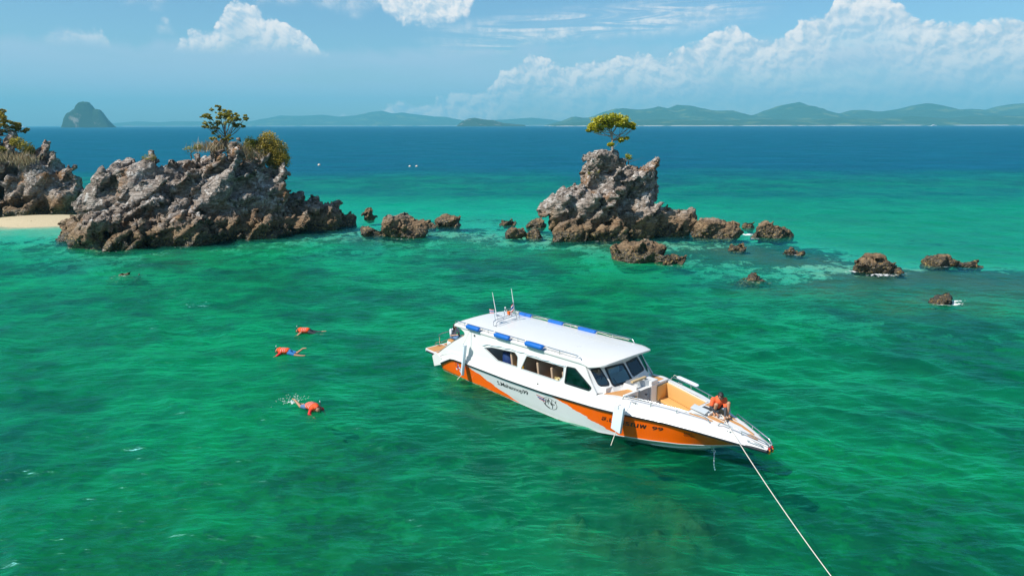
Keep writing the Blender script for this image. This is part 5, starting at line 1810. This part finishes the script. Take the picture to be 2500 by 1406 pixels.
GB = 'blue roof fenders'
for (x0, x1, s_, lab, lift) in ((2.26, 3.12, -1, 'blue cushion fender on the near roof rail, the one closest to the stern', 0.0), (4.07, 4.98, -1, 'blue cushion fender on the near roof rail, the middle one', 0.0),
                                (5.90, 6.86, -1, 'blue cushion fender on the near roof rail, the one nearest the bow', 0.03), (2.29, 3.09, 1, 'blue cushion fender on the far roof rail, beside the antennas', 0.0),
                                (4.13, 5.0, 1, 'blue cushion fender on the far roof rail, the middle one', 0.0), (5.86, 6.82, 1, 'blue cushion fender on the far roof rail, the one nearest the bow', 0.0)):
    zc_ = RZ0((x0 + x1) / 2) + 0.07 + lift
    t_ = world_thing('roof_fender', lab, 'fender', ((x0 + x1) / 2, -1.56 if s_ < 0 else 1.38, zc_), GB)
    hl = (x1 - x0) / 2
    capsule('pad', (-hl, 0, -0.035 * hl), (hl, 0, 0.035 * hl), 0.10, m_blue, t_, (1.25 if lift else 0.95, 0.85))
    for e_ in (-1, 1):
        tube('lashing', [(e_ * hl * 0.97, 0, 0.0), (e_ * (hl + 0.08), -s_ * 0.06, 0.06), (e_ * (hl + 0.13), -s_ * 0.09, 0.07)], 0.014, m_rope, t_, 6)


def hung_fender(label, top, bot, w, th_, rot_z, tail):
    t_ = world_thing('hull_fender', label, 'fender', ((top[0] + bot[0]) / 2, (top[1] + bot[1]) / 2, bot[2]), 'white hull fenders')
    o_ = Vector(((top[0] + bot[0]) / 2, (top[1] + bot[1]) / 2, bot[2]))
    d = (Vector(top) - Vector(bot))
    L = d.length
    zax = d.normalized()
    xax = (Matrix.Rotation(rot_z, 3, 'Z') @ Vector((1, 0, 0)))
    yax = zax.cross(xax).normalized()
    xax = yax.cross(zax)
    M = Matrix((xax, yax, zax)).transposed()
    c_ = (Vector(top) + Vector(bot)) / 2 - o_
    box('board', c_, (w, th_, L / 2), m_fwhite, t_, min(0.02, th_ * 0.6), M)
    tp = Vector(top) - o_
    tube('lanyard', [tp - zax * 0.12 - yax * (th_ + 0.012), tp - yax * (th_ + 0.012), tp + tail[0]], 0.012, m_rope, t_, 6)
    bt = Vector(bot) - o_
    tube('tail_line', [bt + zax * 0.06, bt, bt + tail[1] * 0.5, bt + tail[1]], 0.013, m_rope, t_, 6)


hung_fender('flat white hull fender hanging by the orange stripe near the bow', (10.72, -1.80, 1.60), (10.60, -1.80, 0.66), 0.215, 0.05, R(-6), (Vector((0.02, 0.42, 0.16)), Vector((-0.10, -0.12, -0.52))))
hung_fender('narrow white hull fender hanging edge-on near the stern', (2.48, -1.82, 1.70), (2.22, -1.80, 0.30), 0.13, 0.06, R(-30), (Vector((-0.02, 0.32, 0.62)), Vector((-0.16, -0.16, -0.26))))
t_ = world_thing('deck_fender', 'white fender lying on the far side rail by the bow cockpit', 'fender', (11.1, 1.42, 1.72), 'white hull fenders')
capsule('pad', (-0.50, 0.10, 0.0), (0.52, -0.12, 0.0), 0.075, m_fwhite, t_, (1.0, 0.6))
tube('lanyard', [(-0.50, 0.10, 0.0), (-0.58, 0.05, 0.05), (-0.60, 0.0, 0.02)], 0.012, m_rope, t_, 6)

GV = 'life vests on the cabin seats'
m_vest_y = paint('yellow_nylon', (0.72, 0.42, 0.02), 0.7, vary=0.2, scale=9)
m_vest_p = paint('pale_straw_bag', (0.62, 0.52, 0.24), 0.8, vary=0.25, scale=14, bump=0.4)
for (x, y, z, mt_, lab) in ((5.22, -1.18, 1.22, m_vest_y, 'bright yellow bundle on the rear cabin seat by the open window'), (7.30, -1.20, 1.30, m_vest_p, 'pale straw bag on a cabin seat behind the second open window')):
    t_ = world_thing('bag', lab, 'bag', (x, y, z - 0.13))
    rgk = np.random.default_rng(int(x * 10))
    bm = bmesh.new()
    bmesh.ops.create_icosphere(bm, subdivisions=3, radius=1.0)
    P_ = np.array([tuple(v.co) for v in bm.verts])
    d_ = 1 + 0.35 * fbm(P_ * 1.4 + x, 3)
    for v, k in zip(bm.verts, d_):
        v.co = Vector((v.co.x * 0.17 * k, v.co.y * 0.13 * k, v.co.z * 0.14 * k + 0.13))
    bm_obj('body', bm, mt_, t_, smooth=True)
    tube('strap', [(-0.12, -0.1, 0.16), (-0.05, -0.12, 0.30), (0.06, -0.11, 0.30), (0.12, -0.1, 0.17)], 0.012, mt_, t_, 6)

t_ = world_thing('bow_line', 'short blue and white rope hanging from the ring under the bow', 'rope', (13.18, 0.0, -0.3))
m_bw, n, out = new_mat('blue_white_rope')
tco = n.new('ShaderNodeTexCoord').outputs['Object']
wv = n.noise(tco, 26.0, 2, 0.5)
principled(n, out, n.mix(n.smooth(wv, 0.45, 0.55), (0.65, 0.65, 0.68), (0.06, 0.08, 0.30)), 0.85)
tube('rope', [(0, 0, 0.58), (0.01, 0.01, 0.40), (0.03, 0.0, 0.15), (0.05, 0.01, 0.02), (0.09, 0.0, -0.04)], 0.026, m_bw, t_, 8)
tube('loop', [(0.045 * math.sin(a), 0.0, 0.60 + 0.045 * math.cos(a)) for a in np.linspace(0, 2 * PI, 13)], 0.010, m_whitep, t_, 6)

# ------------------------------------------------------------------ people
m_skin = paint('skin', (0.42, 0.215, 0.125), 0.55, vary=0.12, scale=9)
m_skin_l = paint('light_skin', (0.55, 0.32, 0.22), 0.55, vary=0.12, scale=9)
m_hair = paint('black_hair', (0.012, 0.010, 0.009), 0.5, vary=0.3, scale=30, bump=0.6)
m_hair_g = paint('grey_cap', (0.42, 0.40, 0.38), 0.8, vary=0.2, scale=12)
m_shirt_o = paint('orange_shirt', (0.82, 0.115, 0.03), 0.75, vary=0.12, scale=8, bump=0.3)
m_vest = paint('orange_life_vest', (0.84, 0.085, 0.012), 0.75, vary=0.14, scale=9, bump=0.3)
m_dark = paint('dark_neoprene', (0.018, 0.022, 0.030), 0.6, vary=0.25, scale=9)
m_grey_sleeve = paint('charcoal_sleeve', (0.035, 0.042, 0.05), 0.65, vary=0.25, scale=9)
m_white_c = paint('pale_shirt', (0.60, 0.64, 0.70), 0.8, vary=0.1, scale=9)
m_jean = paint('blue_denim', (0.08, 0.16, 0.30), 0.8, vary=0.2, scale=12)
m_red_c = paint('red_sleeve', (0.60, 0.02, 0.02), 0.75, vary=0.12)
m_blue_c = paint('blue_shorts', (0.02, 0.18, 0.45), 0.75, vary=0.2, scale=10)
m_band = paint('reflective_band', (0.75, 0.75, 0.70), 0.4)


def body_mesh(caps, voxel=0.014, smooth=6):
    """one continuous skin over tapered limbs: (p0, r0, p1, r1) pieces fused and relaxed"""
    bm = bmesh.new()
    for p0, r0, p1, r1 in caps:
        p0, p1 = Vector(p0), Vector(p1)
        d = p1 - p0
        L = max(d.length, 1e-4)
        a = d / L
        b = a.cross(Vector((0.3, 0.2, 0.93)))
        b.normalize()
        c = a.cross(b)
        st = [(-r0 * 0.92, r0 * 0.38), (-r0 * 0.7, r0 * 0.71), (-r0 * 0.38, r0 * 0.92), (0, r0), (L * 0.5, (r0 + r1) / 2), (L, r1), (L + r1 * 0.38, r1 * 0.92), (L + r1 * 0.7, r1 * 0.71), (L + r1 * 0.92, r1 * 0.38)]
        rings = [[bm.verts.new(p0 + a * s + (b * math.cos(2 * PI * k / 12) + c * math.sin(2 * PI * k / 12)) * r) for k in range(12)] for s, r in st]
        for q0, q1 in zip(rings[:-1], rings[1:]):
            for k in range(12):
                bm.faces.new((q0[k], q0[(k + 1) % 12], q1[(k + 1) % 12], q1[k]))
        bm.faces.new(rings[0][::-1]); bm.faces.new(rings[-1])
    bmesh.ops.recalc_face_normals(bm, faces=bm.faces)
    me = bpy.data.meshes.new('tmp')
    bm.to_mesh(me); bm.free()
    o = bpy.data.objects.new('tmp', me)
    md = o.modifiers.new('r', 'REMESH'); md.mode = 'VOXEL'; md.voxel_size = voxel
    if smooth:
        ms = o.modifiers.new('s', 'SMOOTH'); ms.factor = 0.5; ms.iterations = smooth
    me2 = baked(o)
    return me2


def flesh(name, caps, mat, parent, voxel=0.014, smooth=5):
    me = body_mesh(caps, voxel, smooth)
    me.materials.clear()
    me.materials.append(mat)
    me.shade_smooth()
    return link(name, me, parent)


def hand(P, d, up, s=1.0, curl=0.5):
    """palm, four unequal fingers and a thumb from the side of the palm"""
    P, d, up = Vector(P), Vector(d).normalized(), Vector(up)
    w = d.cross(up).normalized()
    up = w.cross(d)
    c = [(P, 0.030 * s, P + d * 0.055 * s, 0.034 * s), (P + w * 0.022 * s, 0.020 * s, P + d * 0.07 * s + w * 0.028 * s, 0.018 * s), (P - w * 0.022 * s, 0.020 * s, P + d * 0.07 * s - w * 0.028 * s, 0.018 * s)]
    for k, (o_, L) in enumerate(((-0.030, 0.052), (-0.010, 0.068), (0.011, 0.072), (0.031, 0.060))):
        a = P + d * 0.075 * s + w * o_ * s
        b = a + (d * (1 - 0.4 * curl) - up * 0.5 * curl) * L * 0.6 * s
        e = b + (d * (1 - 1.2 * curl) - up * 1.1 * curl) * L * 0.6 * s
        c += [(a, 0.0095 * s, b, 0.009 * s), (b, 0.009 * s, e, 0.008 * s)]
    t0 = P + d * 0.02 * s - w * 0.03 * s
    t1 = t0 + (d * 0.6 - w * 0.7) * 0.045 * s
    c += [(t0, 0.013 * s, t1, 0.011 * s), (t1, 0.011 * s, t1 + (d * 0.8 - up * 0.4) * 0.035 * s, 0.009 * s)]
    return c


def head_caps(C_, f, up, s=1.0):
    """skull, jaw, nose, ears around the head centre, facing f"""
    C_, f, up = Vector(C_), Vector(f).normalized(), Vector(up).normalized()
    w = f.cross(up).normalized()
    up = w.cross(f)
    return [(C_ + up * 0.03 * s - f * 0.015 * s, 0.088 * s, C_ + up * 0.03 * s + f * 0.018 * s, 0.084 * s), (C_ - up * 0.01 * s + f * 0.02 * s, 0.070 * s, C_ - up * 0.065 * s + f * 0.045 * s, 0.045 * s),
            (C_ + f * 0.095 * s + up * 0.01 * s, 0.010 * s, C_ + f * 0.112 * s - up * 0.025 * s, 0.014 * s), (C_ + w * 0.083 * s, 0.016 * s, C_ + w * 0.086 * s - up * 0.03 * s, 0.012 * s), (C_ - w * 0.083 * s, 0.016 * s, C_ - w * 0.086 * s - up * 0.03 * s, 0.012 * s)]


def hair_caps(C_, f, up, s=1.0):
    C_, f, up = Vector(C_), Vector(f).normalized(), Vector(up).normalized()
    w = f.cross(up).normalized()
    up = w.cross(f)
    return [(C_ + up * 0.052 * s - f * 0.03 * s, 0.088 * s, C_ + up * 0.062 * s + f * 0.028 * s, 0.070 * s), (C_ + up * 0.03 * s - f * 0.045 * s, 0.082 * s, C_ - up * 0.03 * s - f * 0.05 * s, 0.06 * s),
            (C_ + up * 0.035 * s + w * 0.05 * s, 0.05 * s, C_ + w * 0.065 * s, 0.028 * s), (C_ + up * 0.035 * s - w * 0.05 * s, 0.05 * s, C_ - w * 0.065 * s, 0.028 * s)]


# --- crewman squatting on the bow, hauling the anchor rope
cx, cyy = 13.10, 0.14
FW_, LF_ = Vector((0.80, -0.60, 0)), Vector((0.60, 0.80, 0))


def cp(F_, L_, z):
    return Vector((cx, cyy, 0)) + FW_ * F_ + LF_ * L_ + Vector((0, 0, z)) - Vector((cx, cyy, 1.56))


crew = empty('person', BW(cx, cyy, 1.56), BOAT_RZ)
prop(crew, 'person in an orange shirt squatting on the bow and hauling the rope', 'person')
hip, chest, neck, headc = cp(-0.13, 0, 1.74), cp(0.06, 0, 1.99), cp(0.14, 0, 2.11), cp(0.215, -0.01, 2.205)
shR, shL = cp(0.07, -0.19, 2.05), cp(0.10, 0.19, 2.04)
knR, knL = cp(0.22, -0.13, 1.93), cp(0.26, 0.25, 1.98)
ftR, ftL = cp(0.10, -0.15, 1.60), cp(0.30, 0.22, 1.60)
elR, elL = cp(0.14, -0.27, 1.82), cp(0.30, 0.14, 1.80)
hdR, hdL = cp(0.28, -0.14, 1.66), cp(0.52, 0.05, 1.62)
look = (FW_ * 0.85 + Vector((0, 0, -0.5)))
caps = [(hip, 0.135, chest, 0.145), (chest, 0.14, neck, 0.07), (neck, 0.055, headc, 0.06)] + head_caps(headc, look, (0, 0, 1)) + [
    (cp(-0.12, -0.09, 1.73), 0.095, knR, 0.062), (knR, 0.060, ftR, 0.040), (ftR, 0.042, cp(0.24, -0.17, 1.585), 0.030),
    (cp(-0.12, 0.09, 1.73), 0.095, knL, 0.062), (knL, 0.060, ftL, 0.040), (ftL, 0.042, cp(0.44, 0.24, 1.585), 0.030),
    (shR, 0.062, elR, 0.045), (elR, 0.043, hdR, 0.030), (shL, 0.062, elL, 0.045), (elL, 0.043, hdL, 0.030)]
caps += hand(hdR, hdR - elR, LF_, 1.0, 0.8) + hand(hdL, hdL - elL, LF_, 1.0, 0.8)
flesh('body', caps, m_skin, crew, 0.010, 4)
flesh('shirt', [(cp(-0.10, 0, 1.80), 0.158, cp(0.06, 0, 2.0), 0.162), (chest, 0.158, cp(0.12, 0, 2.07), 0.09), (chest, 0.11, shR, 0.078), (chest, 0.11, shL, 0.078), (shR, 0.078, shR.lerp(elR, 0.72), 0.064), (shL, 0.078, shL.lerp(elL, 0.72), 0.064)], m_shirt_o, crew, 0.013, 4)
flesh('shorts', [(cp(-0.13, 0, 1.72), 0.155, cp(-0.10, 0, 1.80), 0.150), (cp(-0.12, -0.09, 1.73), 0.108, cp(-0.12, -0.09, 1.73).lerp(knR, 0.66), 0.082), (cp(-0.12, 0.09, 1.73), 0.108, cp(-0.12, 0.09, 1.73).lerp(knL, 0.66), 0.082)], m_dark, crew, 0.014, 4)
flesh('sleeve', [(shR.lerp(elR, 0.6), 0.054, elR, 0.051), (elR, 0.051, elR.lerp(hdR, 0.88), 0.036)], m_grey_sleeve, crew, 0.010, 3)
flesh('sleeve', [(shL.lerp(elL, 0.6), 0.054, elL, 0.051), (elL, 0.051, elL.lerp(hdL, 0.88), 0.036)], m_grey_sleeve, crew, 0.010, 3)
flesh('hair', hair_caps(headc, look, (0, 0, 1)), m_hair, crew, 0.010, 2)
lw = look.normalized().cross(Vector((0, 0, 1))).normalized()
lu = lw.cross(look.normalized())
e0 = headc + look.normalized() * 0.088 + lu * 0.015
flesh('sunglasses', [(e0 - lw * 0.055 - look.normalized() * 0.012, 0.020, e0 - lw * 0.018, 0.022), (e0 + lw * 0.018, 0.022, e0 + lw * 0.055 - look.normalized() * 0.012, 0.020), (e0 - lw * 0.02, 0.008, e0 + lw * 0.02, 0.008)], m_dark, crew, 0.006, 1)
GRIP = crew.matrix_basis @ (hdL + (hdL - elL).normalized() * 0.07)

# anchor line from the crewman's hands out past the bow
ln = empty('anchor_line', BW(13.35, -0.03, 1.62), 0)
prop(ln, 'long pale anchor rope running from the bow down to the lower right', 'rope')
pA, pB = BW(13.35, -0.03, 1.62), Vector(GRIP)
pC = Vector((7.75, 11.2, 0.02))
pts = [pA, pA.lerp(pB, 0.5) + Vector((0, 0, 0.03)), pB]
for k in range(1, 25):
    t = k / 24
    q_ = pB.lerp(pC, t)
    q_.z -= 0.9 * t * (1 - t)
    pts.append(q_)
tube('rope', [q_ - ln.location for q_ in pts], 0.012, m_rope, ln, 7)
tube('inboard_end', [BW(13.35, -0.03, 1.62) - ln.location, BW(13.25, 0.05, 1.60) - ln.location, BW(13.05, 0.12, 1.59) - ln.location, BW(12.95, -0.10, 1.60) - ln.location], 0.015, m_rope, ln, 6)

# --- passenger sitting at the stern, looking at a phone
sx, sy_ = 0.78, -1.13
pas = empty('person', BW(sx, sy_, 1.37), BOAT_RZ)
prop(pas, 'person with long dark hair in a pale shirt sitting at the stern', 'person')
q = lambda x, y, z: Vector((x - sx, y - sy_, z - 1.37))
hp, ct, nk, hc = q(0.70, sy_, 1.50), q(0.76, sy_, 1.72), q(0.82, sy_, 1.86), q(0.87, sy_, 1.95)
caps = [(hp, 0.13, ct, 0.125), (ct, 0.12, nk, 0.06), (nk, 0.048, hc, 0.055)] + head_caps(hc, (0.85, -0.15, -0.35), (0, 0, 1), 0.95)
for s_ in (-1, 1):
    sh, eb, hd = q(0.78, sy_ + s_ * 0.17, 1.80), q(0.86, sy_ + s_ * 0.22, 1.58), q(1.05, sy_ + s_ * 0.06, 1.62)
    kn, ft = q(1.16, sy_ + s_ * 0.11, 1.49), q(1.34, sy_ + s_ * 0.11, 1.10)
    caps += [(sh, 0.052, eb, 0.040), (eb, 0.038, hd, 0.027), (q(0.72, sy_ + s_ * 0.08, 1.48), 0.09, kn, 0.065), (kn, 0.06, ft, 0.04), (ft, 0.04, ft + Vector((0.14, 0, -0.03)), 0.03)] + hand(hd, hd - eb, (0, 0, 1), 0.9, 0.6)
flesh('body', caps, m_skin_l, pas, 0.011, 4)
flesh('shirt', [(q(0.71, sy_, 1.52), 0.145, ct, 0.140), (ct, 0.138, q(0.80, sy_, 1.82), 0.085)] + [(q(0.78, sy_ + s_ * 0.16, 1.80), 0.070, q(0.84, sy_ + s_ * 0.21, 1.66), 0.062) for s_ in (-1, 1)], m_white_c, pas, 0.013, 4)
flesh('jeans', [(q(0.70, sy_, 1.47), 0.145, q(0.72, sy_, 1.52), 0.140)] + [(q(0.74, sy_ + s_ * 0.08, 1.48), 0.100, q(1.16, sy_ + s_ * 0.11, 1.49), 0.076) for s_ in (-1, 1)] + [(q(1.16, sy_ + s_ * 0.11, 1.49), 0.074, q(1.32, sy_ + s_ * 0.11, 1.16), 0.052) for s_ in (-1, 1)], m_jean, pas, 0.014, 4)
flesh('hair', hair_caps(hc, (0.85, -0.15, -0.35), (0, 0, 1), 1.0) + [(hc + Vector((-0.05, 0, 0)), 0.075, hc + Vector((-0.10, -0.02, -0.24)), 0.05), (hc + Vector((0.0, -0.075, 0)), 0.04, hc + Vector((0.02, -0.09, -0.22)), 0.026)], m_hair, pas, 0.011, 3)
ph = empty('phone', BW(1.14, sy_, 1.64), BOAT_RZ)
prop(ph, 'small dark phone held by the person at the stern', 'phone')
box('case', (0, 0, 0), (0.008, 0.036, 0.07), m_black, ph, 0.006, Matrix.Rotation(R(-35), 3, 'Y'))
box('screen', (-0.009, 0, 0.002), (0.002, 0.031, 0.062), m_navy, ph, 0.001, Matrix.Rotation(R(-35), 3, 'Y'))


# --- snorkellers lying face down at the surface
def snorkeller(label, loc, rz, skin, leg, legmat, headmat, sleeve=None, knee_up=0.0, s=1.0, roll=0.0):
    t = empty('person', (loc[0], loc[1], 0.10), rz)
    t.rotation_euler.x = roll
    prop(t, label, 'person', 'snorkellers in orange life vests')
    hd_ = Vector((0.62, 0, 0.02)) * s
    caps = [(Vector((0.42, 0, 0.03)) * s, 0.15, Vector((0.02, 0, 0.03)) * s, 0.135), (Vector((0.42, 0, 0.03)) * s, 0.11, Vector((0.52, 0, 0.03)) * s, 0.06), (Vector((0.50, 0, 0.03)) * s, 0.055, hd_, 0.07)]
    caps += [(a, r0, b, r1) for a, r0, b, r1 in head_caps(hd_ + Vector((0.03, 0, 0.01)), (0.35, 0, -0.95), (1, 0, 0.3))]
    legs_ = []
    for k, s_ in enumerate((-1, 1)):
        h0 = Vector((-0.05, s_ * 0.09, 0.0)) * s
        kn_ = Vector((-0.46, s_ * 0.13, -0.06 - 0.05 * k)) * s
        ft_ = Vector((-0.84, s_ * 0.12, -0.03 + (knee_up if k == 0 else -0.10))) * s
        caps += [(h0, 0.095, kn_, 0.062), (kn_, 0.058, ft_, 0.038), (ft_, 0.038, ft_ + Vector((-0.17, 0, 0.02)), 0.024)]
        legs_.append((h0, kn_, ft_))
        sh = Vector((0.40, s_ * 0.19, 0.0)) * s
        eb = Vector((0.52, s_ * 0.36, -0.10)) * s
        hn = Vector((0.72, s_ * 0.30, -0.20)) * s
        caps += [(sh, 0.058, eb, 0.044), (eb, 0.042, hn, 0.029)] + hand(hn, hn - eb, (0, 0, 1), 1.0, 0.3)
        if sleeve:
            flesh('sleeve', [(sh, 0.070, eb, 0.056), (eb, 0.052, eb.lerp(hn, 0.3), 0.046)], sleeve, t, 0.014, 3)
    flesh('body', caps, skin, t, 0.015, 4)
    kk = leg
    flesh('shorts', [(Vector((0.02, 0, 0.03)) * s, 0.142, Vector((-0.06, 0, 0.02)) * s, 0.14)] + [(h0, 0.108, h0.lerp(kn_, kk if kk < 1 else 1.0), 0.078) for h0, kn_, ft_ in legs_] + ([(kn_, 0.070, kn_.lerp(ft_, 0.7), 0.050) for h0, kn_, ft_ in legs_] if kk >= 1 else []), legmat, t, 0.016, 3)
    vs_ = flesh('life_vest', [(Vector((0.44, -0.08, 0.09)) * s, 0.125, Vector((0.06, -0.08, 0.09)) * s, 0.12), (Vector((0.44, 0.08, 0.09)) * s, 0.125, Vector((0.06, 0.08, 0.09)) * s, 0.12), (Vector((0.44, 0, 0.10)) * s, 0.12, Vector((0.06, 0, 0.10)) * s, 0.12), (Vector((0.50, 0, 0.10)), 0.10, Vector((0.42, 0, 0.12)), 0.11)], m_vest, t, 0.018, 3)
    for x in (0.36, 0.25, 0.14):
        pts = [Vector((x * s, 0.222 * math.sin(a), 0.09 * s + 0.142 * math.cos(a))) for a in np.linspace(-1.5, 1.5, 13)]
        tube('band', pts, 0.008, m_band, vs_, 5)
    flesh('hair', [(hd_ + Vector((0.045, 0, 0.055)), 0.078, hd_ + Vector((0.0, 0, 0.045)), 0.07), (hd_ + Vector((0.06, 0, 0.01)), 0.08, hd_ + Vector((0.02, 0, 0.02)), 0.08)], headmat, t, 0.013, 3)
    mk = tube('mask_strap', [hd_ + Vector((0.03 + 0.0 * a, 0.094 * math.sin(a), 0.035 + 0.094 * math.cos(a))) for a in np.linspace(-1.6, 1.6, 11)], 0.012, m_dark, t, 5)
    sn = tube('snorkel', [hd_ + Vector((0.12, 0.05, -0.10)), hd_ + Vector((0.13, 0.10, -0.02)), hd_ + Vector((0.08, 0.12, 0.15)), hd_ + Vector((0.04, 0.12, 0.30))], 0.013, m_dark, t, 6)
    tube('snorkel_tip', [hd_ + Vector((0.045, 0.12, 0.27)), hd_ + Vector((0.03, 0.12, 0.33))], 0.018, m_fwhite, sn, 6)
    return t


snorkeller('person snorkelling in an orange vest and black leggings, the farthest of three swimmers', (-10.55, 33.95), R(176), m_skin, 1.0, m_dark, m_hair, None, 0.02, 0.86)
snorkeller('person snorkelling in an orange vest and blue shorts, the middle of three swimmers', (-10.55, 30.65), R(172), m_skin, 0.75, m_blue_c, m_hair_g, m_red_c, 0.26, 0.82)
snorkeller('person snorkelling in an orange vest with splashing feet, the nearest of three swimmers', (-7.75, 24.25), R(-38), m_skin, 0.7, m_jean, m_hair, m_red_c, 0.16, 0.84)

# ------------------------------------------------------------------ small far things
m_buoy = paint('buoy_paint', (0.66, 0.55, 0.45), 0.5)
for (x, y, lab, s) in ((-52.0, 187.0, 'small pale buoy right of the long islet, far out', 0.5), (-26.5, 180.0, 'left one of two tiny buoys in the middle distance', 0.42), (-24.8, 180.5, 'right one of two tiny buoys in the middle distance', 0.42)):
    t = empty('mooring_buoy', (x, y, 0))
    prop(t, lab, 'buoy', 'buoys in the channel')
    tube('float', [(0, 0, -0.4 * s), (0, 0, -0.1 * s), (0, 0, 0.4 * s), (0, 0, 0.75 * s), (0, 0, 0.9 * s)], [0.3 * s, 0.75 * s, 0.8 * s, 0.55 * s, 0.15 * s], m_buoy, t, 12)
    tube('ring', [(0.12 * s * math.cos(a), 0, 1.0 * s + 0.12 * s * math.sin(a)) for a in np.linspace(0, 2 * PI, 9)], 0.04 * s, m_steel, t, 5)
m_ship = paint('ship_white', (0.8, 0.8, 0.8), 0.4)
m_wake = paint('wake_foam', (0.85, 0.87, 0.88), 0.9)
for (x, y, L, lab) in ((3010, 5000, 34, 'tiny white boat with a wake below the hills on the right'), (-3480, 5000, 30, 'tiny white boat near the horizon at the far left')):
    t = empty('distant_boat', (x, y, 0))
    prop(t, lab, 'boat', 'boats near the horizon')
    mesh('hull', [(-L / 2, -4, 0), (L / 2, 0, 0), (-L / 2, 4, 0), (-L / 2, -4.5, 4), (L * 0.62, 0, 5.5), (-L / 2, 4.5, 4)], [(0, 1, 4, 3), (1, 2, 5, 4), (2, 0, 3, 5), (3, 4, 5), (0, 2, 1)], m_ship, t)
    box('cabin', (-L * 0.12, 0, 6.2), (L * 0.26, 3.0, 2.6), m_ship, t, 0.4)
    box('mast', (-L * 0.05, 0, 10.5), (0.5, 0.5, 2.5), m_ship, t, 0.1)
    mesh('wake', [(-L * 0.5, -3, 0.5), (-L * 0.5, 3, 0.5), (-L * 1.4, 7, 0.5), (-L * 1.4, -7, 0.5), (-L * 0.5, 0, 2.2), (-L * 1.4, 0, 1.0)], [(0, 4, 5, 3), (4, 1, 2, 5)], m_wake, t)


# drops thrown up by the nearest swimmer's feet and slapping under the bow
def splash(name, c, s, k, size, seed, label):
    rng = np.random.default_rng(seed)
    bm = bmesh.new()
    for _ in range(k):
        v = rng.normal(size=3) * np.array(s)
        v[2] = abs(v[2]) + 0.02
        r = size * rng.uniform(0.4, 1.5)
        m4 = Matrix.Translation(Vector(c) + Vector(v)) @ Matrix.Diagonal((r * rng.uniform(1, 2.4), r * rng.uniform(1, 2.0), r * 0.7, 1))
        bmesh.ops.create_icosphere(bm, subdivisions=1, radius=1.0, matrix=m4)
    o = bm_obj(name, bm, m_wake, None, smooth=True)
    prop(o, label, 'splash', kind='stuff')


splash('splash', (-8.55, 24.95, 0.02), (0.26, 0.24, 0.06), 110, 0.009, 5, 'white splash behind the nearest swimmer')

bpy.data.scenes.remove(TMP)
